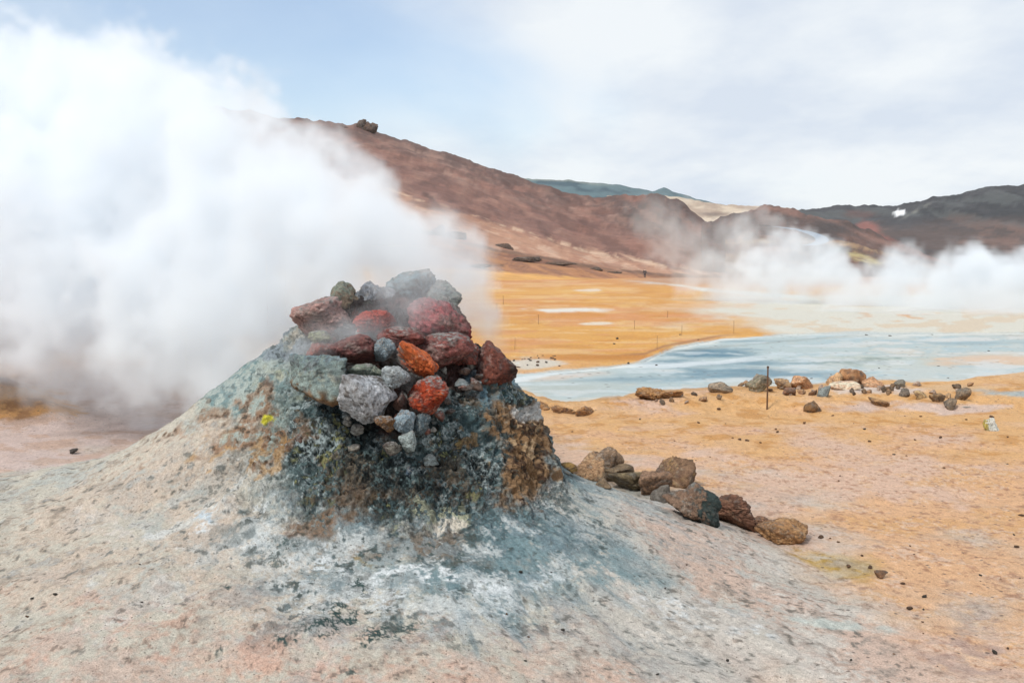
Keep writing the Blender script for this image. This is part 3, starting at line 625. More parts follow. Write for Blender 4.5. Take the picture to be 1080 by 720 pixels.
# ------------------------------------------------------------------ stones
def ico(sub):
    import bmesh
    bm = bmesh.new(); bmesh.ops.create_icosphere(bm, subdivisions=sub, radius=1)
    v = np.array([q.co[:] for q in bm.verts]); f = np.array([[w_.index for w_ in q.verts] for q in bm.faces], np.int32); bm.free(); return v, f
ICO = {k: ico(k) for k in (2, 3, 4, 5, 6)}
def rock_mesh(seed, w_, h_, dep=None, tilt=0, sharp=12, planes=18, colors=(), sub=5, rough=.05, dlo=.66, top=None, side=None):
    """faceted boulder filling w x h (x, z), depth dep, with its base at z = 0"""
    rs = np.random.RandomState(seed); v, f = ICO[sub]
    nrm = rs.randn(planes, 3); nrm /= np.linalg.norm(nrm, axis=1)[:, None]; dd = rs.uniform(dlo, .98, planes)
    q = np.clip((v @ nrm.T)/dd, .02, None); r = (np.sum(q**sharp, 1)+.5**sharp)**(-1/sharp)
    s = seed*3.3
    n1 = fbm(v[:, 0]*1.3+s, v[:, 1]*1.3, v[:, 2]*1.3, 3, .5, 90)-.5
    r = r*(1+n1*.35); p = v*r[:, None]
    ridg = np.abs(fbm(p[:, 0]*4+s, p[:, 1]*4, p[:, 2]*4, 5, .6, 91)-.5)*2
    fine = fbm(p[:, 0]*14+s, p[:, 1]*14, p[:, 2]*14, 4, .65, 92)-.5
    pits = ss(.6, .78, fbm(p[:, 0]*9+s, p[:, 1]*9, p[:, 2]*9, 3, .5, 94))
    p = p*(1 - rough*1.8*(1-ridg)[:, None]**3 + rough*fine[:, None]*1.1 - rough*.5*pits[:, None])
    # stretch a little, tilt, then fit to its size
    p = p*np.array([1.18, 1, .9]); ct, st = math.cos(R(tilt)), math.sin(R(tilt)); p = np.stack([p[:, 0]*ct-p[:, 2]*st, p[:, 1], p[:, 0]*st+p[:, 2]*ct], 1)
    mn, mx_ = p.min(0), p.max(0); ext = np.array([w_, dep or (w_+h_)/2, h_]); u = (p-(mn+mx_)/2)/(mx_-mn)*2
    P = u/2*ext; P[:, 2] += h_/2
    a = fbm(u[:, 0]*2+s, u[:, 1]*2, u[:, 2]*2, 5, .6, 95); b = fbm(u[:, 0]*6+s, u[:, 1]*6, u[:, 2]*6, 5, .65, 96); g = fbm(u[:, 0]*17+s, u[:, 1]*17, u[:, 2]*17, 4, .65, 97)
    c = np.tile(A(*colors[0]), (len(P), 1)).astype(np.float32)
    if len(colors) > 1: c = mix(c, A(*colors[1]), ss(.42, .62, a*.6+b*.4)*.9)
    if len(colors) > 2: c = mix(c, A(*colors[2]), ss(.56, .70, b*.7+g*.3)*.85)
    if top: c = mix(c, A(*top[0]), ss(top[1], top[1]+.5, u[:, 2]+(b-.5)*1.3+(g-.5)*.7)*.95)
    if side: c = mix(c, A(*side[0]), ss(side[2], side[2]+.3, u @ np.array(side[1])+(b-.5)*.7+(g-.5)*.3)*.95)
    c = mix(c, A(158,156,150), ss(.52, .72, a*.4+b*.3+g*.3)*.45)
    c = mix(c, A(40,34,32), ss(.66, .8, g)*.55)
    c = mix(c, c*.55, pits*.6)
    me = bpy.data.meshes.new('rock'); me.vertices.add(len(P)); me.vertices.foreach_set('co', P.astype(np.float32).ravel())
    me.loops.add(f.size); me.loops.foreach_set('vertex_index', f.ravel()); me.polygons.add(len(f)); me.polygons.foreach_set('loop_start', np.arange(0, f.size, 3, dtype=np.int32))
    me.validate(); smooth(me); set_col(me, c, np.zeros(len(c))); return me
def put_rock(name, label, px, py, wpx, hpx, colors, seed, d=None, push=.15, group=None, cat='rock', **kw):
    """px,py = middle of the stone; depth from where its middle meets the mound, or given"""
    if d is None:
        h = hit(px, py); d = h[1]
    d = d + push*wpx*d/F
    c = at(px, py, d); W, H = 1.04*wpx*d/F, 1.04*hpx*d/F
    kw.setdefault('dep', .62*(W+H))
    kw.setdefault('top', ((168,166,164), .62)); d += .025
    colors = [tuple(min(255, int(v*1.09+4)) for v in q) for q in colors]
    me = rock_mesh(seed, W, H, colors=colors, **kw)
    o = link(name, me, M_STONE, loc=(c[0], c[1], c[2]-H/2)); return tag(o, label, cat, group)

MAR = [(142,88,82),(102,64,60),(176,122,112)]
RED = [(176,84,72),(134,58,54),(206,128,112)]
G1 = 'stones piled on top of the steam mound'
rk = put_rock
# back row, veiled by steam
rk('boulder','blue-grey boulder at the very top of the stone pile, half veiled by steam',433,305,58,42,[(116,140,148),(84,112,122),(150,168,172)],1,5.75,0,G1,rough=.06)
rk('boulder','pale rounded boulder behind the red stone, left of the topmost blue boulder',400,318,58,44,[(140,146,154),(120,126,136),(166,166,168)],2,5.65,0,G1)
rk('boulder','grey boulder right of the topmost blue boulder, sloping down behind the crimson stone',464,318,48,44,[(138,146,142),(104,122,126),(168,164,158)],3,5.72,0,G1,tilt=-30)
rk('boulder','olive-brown pointed boulder left of the top, just above the pink boulder',366,316,38,38,[(138,122,104),(106,92,78),(160,158,138)],4,5.55,0,G1,tilt=-25,top=((140,150,136),.2))
rk('boulder','large pinkish grey boulder at the upper left end of the pile',340,334,64,42,[(180,144,136),(150,122,116),(198,164,154)],5,5.38,0,G1,tilt=8)
rk('boulder','dark grey stone added to stand for the shadow beneath the large pinkish boulder',366,352,36,26,[(66,68,72),(50,54,58),(90,92,94)],6,5.32,0,G1)  # dark stone added in place of the black shadow under the boulder
rk('boulder','bright red flat-topped stone in the middle of the upper pile',396,339,42,25,RED,7,5.25,0,G1,top=((192,84,68),.3),rough=.09)
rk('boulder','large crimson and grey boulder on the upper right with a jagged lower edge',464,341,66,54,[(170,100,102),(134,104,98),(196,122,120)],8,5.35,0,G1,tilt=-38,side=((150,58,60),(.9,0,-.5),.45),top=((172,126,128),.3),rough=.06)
rk('boulder','small ashy pink stone leaning on the right shoulder of the crimson boulder',478,330,26,24,[(150,140,136),(120,112,110),(172,160,152)],9,5.6,0,G1)
rk('boulder','broad maroon boulder under the crimson one, beside the orange stone',468,370,62,38,MAR,10,5.15,0,G1,rough=.05)
rk('boulder','dull red slab between the bright red stone and the orange stone',424,356,52,24,[(134,80,74),(104,60,58),(160,110,100)],11,5.12,0,G1,tilt=-12)
rk('boulder','rust-coloured stone at the right end below the crimson boulder',492,374,28,24,[(140,80,68),(96,56,50)],12,5.25,0,G1)
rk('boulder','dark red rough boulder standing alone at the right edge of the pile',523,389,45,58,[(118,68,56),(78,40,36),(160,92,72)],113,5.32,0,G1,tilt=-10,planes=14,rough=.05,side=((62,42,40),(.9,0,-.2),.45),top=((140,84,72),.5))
# front cascade
rk('boulder','dark maroon boulder below the bright red stone, left of the blue-grey cobble',376,369,54,36,[(116,72,68),(84,52,52),(160,100,92)],14,4.98,0,G1,tilt=14,top=((150,100,94),.35))
rk('boulder','brick red stone with an olive crown above the big greenish boulder',341,372,38,28,[(150,92,82),(112,74,68),(176,120,104)],15,5.02,0,G1)
rk('boulder','small olive crusted stone capping the brick red one',338,357,24,18,[(146,150,122),(104,108,88),(180,176,140)],16,5.06,0,G1)
rk('boulder','big greenish blue boulder with a rusty hollow on the left face of the pile',337,399,64,52,[(138,152,146),(108,126,126),(166,168,150)],17,4.82,0,G1,tilt=18,side=((140,104,66),(-.3,0,-.9),.22),top=((126,150,160),.5),planes=8,sharp=14)
rk('boulder','bright orange stone with a pale left edge in the centre of the pile',439,378,46,40,[(206,104,56),(170,76,40),(226,140,84)],18,4.90,0,G1,tilt=-35,side=((186,186,180),(-.9,0,-.3),.42),top=((214,112,66),.6))
rk('boulder','deep orange-red stone directly beneath the bright orange one',452,417,44,42,[(160,62,34),(112,40,28),(190,92,48)],119,4.80,0,G1,tilt=-4,side=((116,108,100),(-.9,0,-.2),.6),rough=.06,planes=16)
rk('boulder','blue-grey cobble between the dark maroon boulder and the orange stone',406,369,24,26,[(136,152,160),(106,124,134),(164,172,174)],20,4.93,0,G1)
rk('boulder','thin olive and grey stone above the white speckled boulder',386,391,34,15,[(132,142,128),(96,112,104),(160,160,140)],21,4.85,0,G1)
rk('boulder','white and black speckled boulder in the centre of the mound',388,421,58,60,[(186,190,196),(206,210,214),(112,104,100)],122,4.68,0,G1,tilt=-10,rough=.05,planes=16,top=((110,100,94),.5))
rk('boulder','rounded grey-white cobble between the white boulder and the orange stone',415,399,35,28,[(176,186,190),(140,152,156),(110,92,80)],23,4.76,0,G1,top=((196,204,206),.2))
rk('boulder','small brown cobble in the gap left of the deep orange-red stone',422,424,16,24,[(124,92,82),(90,66,62)],24,4.76,0,G1)
rk('boulder','rusty brown cobble tucked under the white speckled boulder',406,447,25,17,[(126,92,60),(88,66,52),(160,116,60)],25,4.60,0,G1)
rk('boulder','blue-grey cobble low in the gully, right of the rusty cobble',426,444,24,26,[(140,158,168),(110,128,140),(168,178,182)],26,4.66,0,G1)
rk('boulder','pale greenish cobble at the bottom end of the stone gully',430,465,18,24,[(160,172,170),(126,140,140)],27,4.60,0,G1)
rk('boulder','dark slate cobble beside the blue-grey cobble under the orange-red stone',444,447,20,24,[(96,112,120),(66,82,90),(134,148,150)],28,4.70,0,G1)
rk('boulder','flat dark stone below the pale greenish cobble',414,472,20,14,[(84,76,70),(120,118,108)],29,4.56,0,G1)
rk('cobble','bluish cobble set in the dark crust left of the gully',364,450,18,13,[(130,156,168),(100,128,140)],30,None,0,None,sub=4)
rk('cobble','brown pitted cobble in the dark crust below the greenish boulder',315,464,16,15,[(128,98,86),(90,70,64)],31,None,0,None,sub=4)
rk('cobble','grey-brown cobble in the dark crust left of the rusty cobble',372,474,17,12,[(140,134,124),(104,100,94)],32,None,0,None,sub=4)
rk('cobble','small dark blue cobble under the stone gully',434,498,13,12,[(72,92,108),(50,66,80),(176,190,196)],33,None,0,None,sub=4)
rk('cobble','pale cobble above the dark blue one, right of the gully mouth',454,485,18,14,[(160,170,168),(120,132,132)],34,None,0,None,sub=4)
rk('cobble','white knob of crust on the right shoulder beside the dark red boulder',509,400,20,17,[(178,190,194),(130,150,158)],35,None,.1,None,sub=4)

_q = random.Random(21)
for i in range(64):
    px = _q.uniform(318, 512); top_ = np.interp(px, [318, 345, 400, 440, 480, 512], [372, 352, 345, 340, 362, 392]); py = _q.uniform(top_, np.interp(px, [318, 380, 430, 470, 512], [408, 462, 482, 440, 400]))
    h = hit(px, py)
    cc = _q.choice([[(150,104,92),(112,78,72)], [(140,150,152),(106,118,122)], [(120,98,86),(88,72,66)], [(172,172,166),(134,136,132)], [(98,88,82),(72,66,62)]])
    rk('wedged_stone', 'little stone wedged between the boulders of the pile', px, py, _q.uniform(7, 15), _q.uniform(6, 12), cc, 500+i, h[1]-.05, 0, 'little stones wedged in the pile', cat='stone', sub=3)

# ---- the row of stones at the foot of the right flank
def put_ground(name, label, px, pyb, wpx, hpx, colors, seed, group=None, cat='stone', sink=.16, d=None, bx=None, **kw):
    """pyb = foot of the stone on the ground"""
    h = hit(px, pyb) if d is None else at(px, pyb, d)
    d = h[1]; W, H = 1.05*wpx*d/F, 1.05*hpx*d/F
    if group == G2: W, H = W*1.12, H*.92
    H2 = 0; H2 = H/(1-sink)
    kw.setdefault('sub', 5); kw.setdefault('planes', 9); kw.setdefault('dlo', .5)
    me = rock_mesh(seed, W, H2, colors=colors, **kw)
    o = link(name, me, M_STONE, loc=(h[0], h[1]+W*.25, h[2]-H2*sink)); return tag(o, label, cat, group)
G2 = 'row of stones at the foot of the mound'
TAN = [(200,160,122),(162,126,94),(220,186,146)]
OLV = [(148,126,100),(112,94,76),(172,150,120)]
pg = put_ground
pg('stone','small ochre stone nearest the mound at the upper end of the stone row',600,498,16,10,[(176,142,84),(140,108,70)],40,G2)
pg('stone','rounded tan stone at the upper end of the row beside the pointed tan one',620,505,32,27,TAN,41,G2,tilt=25)
pg('stone','pointed tan stone rising at the upper end of the row',643,506,28,34,[(170,140,112),(132,106,84),(190,160,130)],42,G2,tilt=55,planes=8)
pg('stone','dark olive stone lying against the pointed tan stone',651,509,34,20,OLV,43,G2,tilt=-12)
pg('stone','long olive-brown stone before the small dark one in the row',664,519,40,22,[(132,116,88),(98,84,66),(158,140,108)],44,G2,tilt=-10)
pg('stone','tiny grey-olive cobble in front of the dark olive stone',637,514,15,10,OLV,45,G2,sub=4)
pg('stone','small dark stone peeping out behind the middle of the row',685,508,20,13,[(92,76,66),(70,58,52)],46,G2,sub=4)
pg('stone','tall brown peaked stone with a tan face in the middle of the row',714,514,38,32,[(156,124,98),(118,90,72),(186,150,104)],47,G2,tilt=40,planes=8)
pg('stone','slanting tan stone leaning left of the tall peaked one',691,523,32,28,[(170,136,110),(134,106,86)],48,G2,tilt=48,planes=8)
pg('stone','small grey stone before the slanting tan stone',698,530,20,19,[(140,132,122),(108,100,92)],49,G2,sub=4)
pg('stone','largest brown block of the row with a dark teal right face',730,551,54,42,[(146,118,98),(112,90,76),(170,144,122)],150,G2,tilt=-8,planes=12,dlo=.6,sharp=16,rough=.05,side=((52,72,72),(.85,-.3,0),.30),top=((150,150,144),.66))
pg('stone','reddish brown rounded boulder right of the largest block',772,555,45,38,[(146,106,86),(110,80,66),(172,130,102)],151,G2,tilt=-14,planes=14,rough=.08)
pg('stone','small pinkish tan stone between the reddish boulder and the long tan one',798,561,28,19,[(176,136,110),(140,104,84)],52,G2,tilt=-10)
pg('stone','long orange tan stone closing the lower end of the row',831,574,50,26,[(196,150,104),(160,118,82),(214,174,130)],153,G2,tilt=-10,planes=14,rough=.05)

# ---- stones along the pool rim
G3 = 'stones scattered along the rim of the mud pool'
PK = [(186,144,110),(150,110,82),(206,170,140)]
for a in [
 ('flat grey-tan rock at the pool edge, leftmost of the rim stones',761,415,25,11,[(150,134,116),(110,100,88)],60,4),
 ('large grey-olive rock at the pool edge just left of the thin stake',801,413,25,17,[(128,122,104),(96,92,80),(170,150,130)],61,0),
 ('tan humped rock right behind the thin stake',826,410,20,11,[(164,136,106),(126,100,78)],62,0),
 ('small dark brown stone at the foot of the tan humped rock',833,417,15,8,[(130,98,80),(100,76,62)],63,0),
 ('long pinkish brown rock on the rim between stake and orange pile',848,411,24,14,PK,64,-10),
 ('bluish grey stone in front of the pinkish brown rim rock',870,418,15,11,[(130,136,134),(98,104,104)],65,0),
 ('small brown stone touching the bluish grey rim stone',858,417,10,6,[(130,100,78),(96,74,60)],66,0),
 ('pale orange rock at the left end of the orange rim pile',881,406,14,13,[(204,166,128),(170,130,96)],67,20),
 ('orange-brown rock crowning the rim pile',901,406,26,16,[(160,118,84),(112,80,60),(190,146,104)],68,0),
 ('pinkish flat rock at the right end of the orange rim pile',922,408,24,10,PK,69,-15),
 ('low cream rock beneath the crown of the rim pile',893,411,30,8,[(220,190,168),(190,154,128)],70,0),
 ('grey stone at the shore right of the orange rim pile',950,408,13,7,[(126,120,108),(96,92,84)],71,0),
 ('dark squat stone below the grey shore stone',954,418,12,8,[(112,100,88),(84,76,68)],72,0),
 ('tan stone right of the dark squat stone',973,420,18,8,[(176,150,112),(140,112,82)],73,0),
 ('wide brown block between tan stone and upright dark stone',991,424,16,9,[(140,116,88),(104,86,68)],74,0),
 ('upright dark stone standing at the far right of the rim',1016,422,13,13,[(134,116,96),(104,92,78)],75,35),
 ('dark peaked stone nearest the white patch on the right',1003,432,13,11,[(126,110,92),(96,84,72)],76,30),
 ('small tan pebble-like stone on the sand above the dark peaked stone',1000,420,9,5,[(186,156,120),(150,120,90)],77,0),
 ('brown block with a straight top on the yellow sand right of the stake',858,435,19,11,[(128,98,68),(96,72,52)],78,0),
 ('tan brown block with a notch on the sand below the rim pile',929,429,20,9,[(156,122,86),(116,88,64)],79,0),
 ('whitish rounded stone with a yellow lichen side on the right sand',1047,454,17,13,[(186,188,182),(150,150,142)],80,0),
]:
    kw = {}
    if a[5+1] == 80: kw = dict(side=((206,182,70), (-.95, 0, 0), .35))
    if a[6] in (78, 79): kw = dict(planes=6, sharp=18, rough=.05)
    kw.setdefault('planes', 8); kw.setdefault('rough', .05)
    pg('stone', a[0], a[1], a[2], a[3], a[4], [tuple(min(255, int(v*1.28)) for v in q) for q in a[5]], a[6], G3, sub=4, tilt=a[7], sink=.28, **kw)
_r = random.Random(12)
for i in range(46):
    px = _r.choice([_r.uniform(862, 945), _r.uniform(780, 870), _r.uniform(930, 1030), _r.uniform(670, 760)]); py = {0: 408}.get(0) + _r.uniform(-3, 9)
    if px < 770: py = _r.uniform(417, 428)
    cc = _r.choice([[(206,166,128),(170,126,92)], [(160,130,100),(120,96,76)], [(214,190,170),(180,150,130)], [(128,108,88),(96,80,66)]])
    pg('rubble_stone', 'little broken stone among the larger stones on the pool rim', px, py, _r.uniform(4, 9), _r.uniform(3, 5.5), cc, 400+i, 'little broken stones on the pool rim', sub=3, planes=7, sink=.25)
pg('stone','small dark stone lying alone on the pink flat behind the mound',77,479,8,6,[(92,84,78),(70,64,60)],81,None,sub=4)
pg('stone','flat brown stone beyond the end of the stone row',931,610,14,7,[(150,112,84),(116,84,64)],82,None,sub=4)
for i, (px, py, w_, h_, lb) in enumerate([(687,419,34,13,'pinkish weathered lump of earth on the pool rim, widest of the lumps'),(708,418,26,9,'low orange lump of earth right of the widest lump'),
      (572,429,18,9,'pinkish earth lump close behind the mound shoulder'),(594,433,26,8,'low ochre clod left of the darker clod'),(617,436,20,10,'darker ochre clod on the sand behind the mound')]):
    pg('earth_lump', lb, px, py+3, w_, h_, [(206,156,104),(170,120,76),(226,186,146)], 90+i, 'earth lumps on the near pool rim', 'earth lump', sub=5, rough=.12, sink=.3)

# ---- pebbles
prot = [rock_mesh(200+i, 1, .62, colors=cc, sub=3) for i, cc in enumerate([[(138,104,80),(104,80,64)], [(164,124,90),(130,98,72)], [(98,92,84),(74,70,64)], [(190,146,106),(156,116,84)]])]
for m_ in prot: m_.materials.append(M_STONE)
def pebble(name, label, cat, group, px, py, wpx, k):
    h = hit(px, py)
    if h is None: return
    s = wpx*h[1]/F; o = bpy.data.objects.new(name, prot[k % 4]); COL.objects.link(o)
    o.scale = (s, s*random.uniform(.7, 1.1), s*random.uniform(.7, 1.2)); o.rotation_euler = (0, 0, random.uniform(0, 6.28)); o.location = (h[0], h[1], h[2]-.12*s)
    tag(o, label, cat, group)
rp_ = random.Random(3)
spots = [(918,599,7,0),(952,616,5,0),(975,630,6,2),(959,642,9,0),(974,643,3,2),(973,656,3,0),(1072,577,6,0),(1049,689,7,2),(1077,544,6,0),(866,567,7,0),(884,572,4,1),(895,598,8,1),(1034,607,4,2),(960,576,3,1),(780,464,4,0),(788,465,4,0),(802,467,3,0),(818,453,4,1),(758,432,5,0),(992,462,4,0),(965,464,3,0),(917,466,4,1),(820,456,3,0),(1046,440,6,0),(848,447,4,1)]
while len(spots) < 62:
    px, py = rp_.uniform(600, 1080), 436 + 280*rp_.random()**1.2
    if py > 500+ (850-px)*-.0 and px < 870 and py > 470: continue
    spots.append((px, py, rp_.choice([2, 2, 2.5, 3, 3.5]), rp_.randrange(4)))
for s_ in spots: pebble('pebble', 'tiny dark or brown pebble lying loose on the peach sand right of the mound', 'pebble', 'loose pebbles on the sand', *s_)
for i in range(22):
    pebble('pebble', 'tiny dark stone on the white mud by the left end of the pool', 'pebble', 'dark stones on the white mud', rp_.uniform(540, 596), rp_.uniform(375, 388), rp_.choice([2, 2.5, 3, 4]), rp_.choice([0, 2]))
for i in range(26):
    pebble('pebble', 'tiny dark stone in the shallow mud of the pool', 'pebble', 'dark stones in the pool', rp_.uniform(640, 1070), rp_.uniform(352, 402), rp_.choice([2, 2.5, 3, 4]), 2)
for (px, py, w_, k) in [(108,619,7,1),(238,620,9,2),(230,688,8,2),(288,592,5,0),(253,708,4,2),(480,716,4,2)]:
    pass
for i in range(40):
    px, py = rp_.uniform(10, 820), rp_.uniform(590, 716)
    pebble('pebble', 'tiny dark grain of crust lying on the pale lower slope of the mound', 'pebble', 'dark grains on the lower mound', px, py, rp_.choice([2, 2.5, 3, 4, 5]), rp_.choice([0, 2, 2]))

# ---- dark outcrops
LAVA = [(112,90,78),(80,68,62),(150,118,96)]
def outcrop(label, px, py, wpx, hpx, d, seed, n=1, colors=LAVA, cat='rock outcrop', **kw):
    c = at(px, py+hpx/2, d); W, H = wpx*d/F, hpx*d/F
    me = rock_mesh(seed, W, H*1.5, dep=W*.5, colors=colors, sub=5, rough=.1, **dict(dict(planes=14), **kw))
    m_ = link('rock_outcrop', me, M_HILL, loc=(c[0], c[1], c[2]-H*.5)); tag(m_, label, cat); return m_
outcrop('tallest dark block at the left end of the small skyline outcrop',381.5,130.2,12,9,975,320,planes=18,dlo=.7)
outcrop('middle dark block of the small skyline outcrop, joined to the tallest one',387.5,131.6,13,7.5,975,321,planes=18,dlo=.7)
outcrop('right dark block of the small skyline outcrop, on the falling slope',394,133.2,10,8,975,322,planes=18,dlo=.7)
outcrop('low dark ledge left of the summit outcrop on the skyline',361,134.5,16,5,960,303)
outcrop('black peaked lava outcrop on the lower slope above the ochre flat',462,241.5,15,10,232,304)
outcrop('low black ledge trailing right of the peaked lava outcrop',476,247,34,6,232,305,tilt=-14)
outcrop('dark ledge left of the peaked lava outcrop',446,245,26,4,232,306)
outcrop('greyish dark ledge near the foot of the brown hill above the wisp',532,259.5,20,6,236,307)
outcrop('long dark ledge of lava in the middle of the hill foot',556,272.5,34,4,200,308,tilt=-8)
outcrop('long dark ledge of lava right of the middle one',592,277.5,36,3.4,200,309,tilt=-10)
outcrop('flat black ledge low on the ochre edge beside the main steam',506,280,24,4,168,310)
outcrop('small dark ledge left of the walking person',628,283.5,16,4,200,311)
outcrop('dark low boulder bank just left of the walking person',648,287.5,18,3,200,312)
outcrop('flat dark bank at the feet of the walking person',672,293.5,24,2.6,190,313)
outcrop('black rocks on the slope of the dark shoulder under the skyline',657,222,18,9,900,314,tilt=-20)

# ---- stakes
def stake(label, px, top, bot, th, grp='thin rope stakes on the ochre flat'):
    h = hit(px, bot); H = (bot-top)*h[1]/F; rad = th*h[1]/F/2; import bmesh
    bm = bmesh.new(); n = 8; lean = rp_.uniform(-.04, .04); rings = []
    for k in range(7):
        t = k/6; rings.append([bm.verts.new((rad*math.cos(a*math.tau/n)*(1-.15*t)+lean*H*t, rad*math.sin(a*math.tau/n)*(1-.15*t), -.05*H+1.05*H*t)) for a in range(n)])
    for k in range(6):
        for a in range(n): bm.faces.new([rings[k][a], rings[k][(a+1) % n], rings[k+1][(a+1) % n], rings[k+1][a]])
    bm.faces.new(rings[-1]); me = bpy.data.meshes.new('stake'); bm.to_mesh(me); bm.free()
    set_col(me, np.tile(A(122,92,72), (len(me.vertices), 1)), np.zeros(len(me.vertices)))
    o = link('stake', me, M_STONE, loc=tuple(h)); tag(o, label, 'stake', grp)
    # the eyelet the rope runs through
    bm = bmesh.new(); R0, r0 = rad*1.1, rad*.4
    vs = [[bm.verts.new((R0*math.cos(a*math.tau/12)+r0*math.cos(b*math.tau/6)*math.cos(a*math.tau/12), r0*math.sin(b*math.tau/6), R0*math.sin(a*math.tau/12)+r0*math.cos(b*math.tau/6)*math.sin(a*math.tau/12))) for b in range(6)] for a in range(12)]
    for a in range(12):
        for b in range(6): bm.faces.new([vs[a][b], vs[(a+1) % 12][b], vs[(a+1) % 12][(b+1) % 6], vs[a][(b+1) % 6]])
    m2 = bpy.data.meshes.new('eyelet'); bm.to_mesh(m2); bm.free(); set_col(m2, np.tile(A(90,76,66), (len(m2.vertices), 1)), np.zeros(len(m2.vertices)))
    link('eyelet', m2, M_STONE, parent=o, loc=(lean*H, 0, H*.985))
stake('rusty brown iron stake upright on the sand before the pool rim', 809, 386, 432, 1.9)
for px, a, b, lb in [(774,338,352,'thin grey stake beside the white sinter, farthest right on the flat'),(719,343,354,'thin stake on the pool lip between two others'),(693,354,368,'thin stake at the tip of the orange tongue'),
      (669,338,347,'faint stake in the middle of the ochre flat'),(704,328,335,'tiny faint stake above the pool lip'),(568,332,342,'faint stake below the long white streak'),
      (543,356,369,'stake close right of the dark red boulder'),(531,312,321,'tiny stake left of the long white streak, upper of two'),(524,320,329,'tiny stake left of the long white streak, lower of two')]:
    stake(lb, px, a, b, .38)

# ---- the far walker
def skin(name, verts, edges, radii, mat, parent=None, loc=None, root=0):
    me = bpy.data.meshes.new(name); me.from_pydata(verts, edges, []); o = link(name, me, mat, parent, loc)
    sm = o.modifiers.new('skin', 'SKIN'); sm.use_smooth_shade = True
    for v, r in zip(me.skin_vertices[0].data, radii): v.radius = (r, r)
    me.skin_vertices[0].data[root].use_root = True
    ssf = o.modifiers.new('sub', 'SUBSURF'); ssf.levels = 1; ssf.render_levels = 1; return o
def flat(name, col):
    m = bpy.data.materials.new(name); m.use_nodes = True; t = m.node_tree; b = t.nodes['Principled BSDF']; n = N(t, 'ShaderNodeTexNoise'); n.inputs['Scale'].default_value = 12
    r = N(t, 'ShaderNodeValToRGB'); r.color_ramp.elements[0].color = tuple(c*.8 for c in col)+(1,); r.color_ramp.elements[1].color = tuple(c*1.15 for c in col)+(1,)
    t.links.new(n.outputs[0], r.inputs[0]); t.links.new(r.outputs[0], b.inputs['Base Color']); b.inputs['Roughness'].default_value = .85; return m
hp = at(680, 292.4, 185); hz = ground_h(np.array([hp[0]]), np.array([hp[1]]))[0]
B = [(0,0,.95),(0,0,1.15),(0,0,1.42),(0,0,1.52),(0,.01,1.62),(0,.02,1.72),(.1,0,.9),(.12,.12,.5),(.12,.0,.08),(.12,.12,.03),(-.1,0,.9),(-.12,-.05,.5),(-.12,-.22,.10),(-.12,-.12,.03),(.2,0,1.4),(.27,-.05,1.13),(.27,.05,.88),(.27,.08,.8),(-.2,0,1.4),(-.27,.06,1.13),(-.27,.14,.88),(-.27,.17,.8)]
Ed = [(0,1),(1,2),(2,3),(3,4),(4,5),(0,6),(6,7),(7,8),(8,9),(0,10),(10,11),(11,12),(12,13),(2,14),(14,15),(15,16),(16,17),(2,18),(18,19),(19,20),(20,21)]
Rd = [.13,.13,.14,.06,.09,.08,.09,.065,.05,.05,.09,.065,.05,.05,.06,.045,.035,.035,.06,.045,.035,.035]
pb = skin('person', B, Ed, Rd, flat('skin_tone', (.5, .33, .25)), loc=(hp[0], hp[1], hz))
tag(pb, 'tiny distant person in dark clothes walking at the foot of the hill', 'person')
skin('jacket', [B[i] for i in (0,1,2,14,15,16,18,19,20)], [(0,1),(1,2),(2,3),(3,4),(4,5),(2,6),(6,7),(7,8)], [.16,.16,.17,.085,.065,.05,.085,.065,.05], flat('dark_jacket', (.03,.035,.045)), pb)
skin('trousers', [B[i] for i in (0,6,7,8,10,11,12)], [(0,1),(1,2),(2,3),(0,4),(4,5),(5,6)], [.145,.11,.085,.07,.11,.085,.07], flat('dark_trousers', (.04,.04,.05)), pb)
skin('hair', [(0,-.02,1.68),(0,-.02,1.76)], [(0,1)], [.095,.08], flat('dark_hair', (.03,.02,.015)), pb)

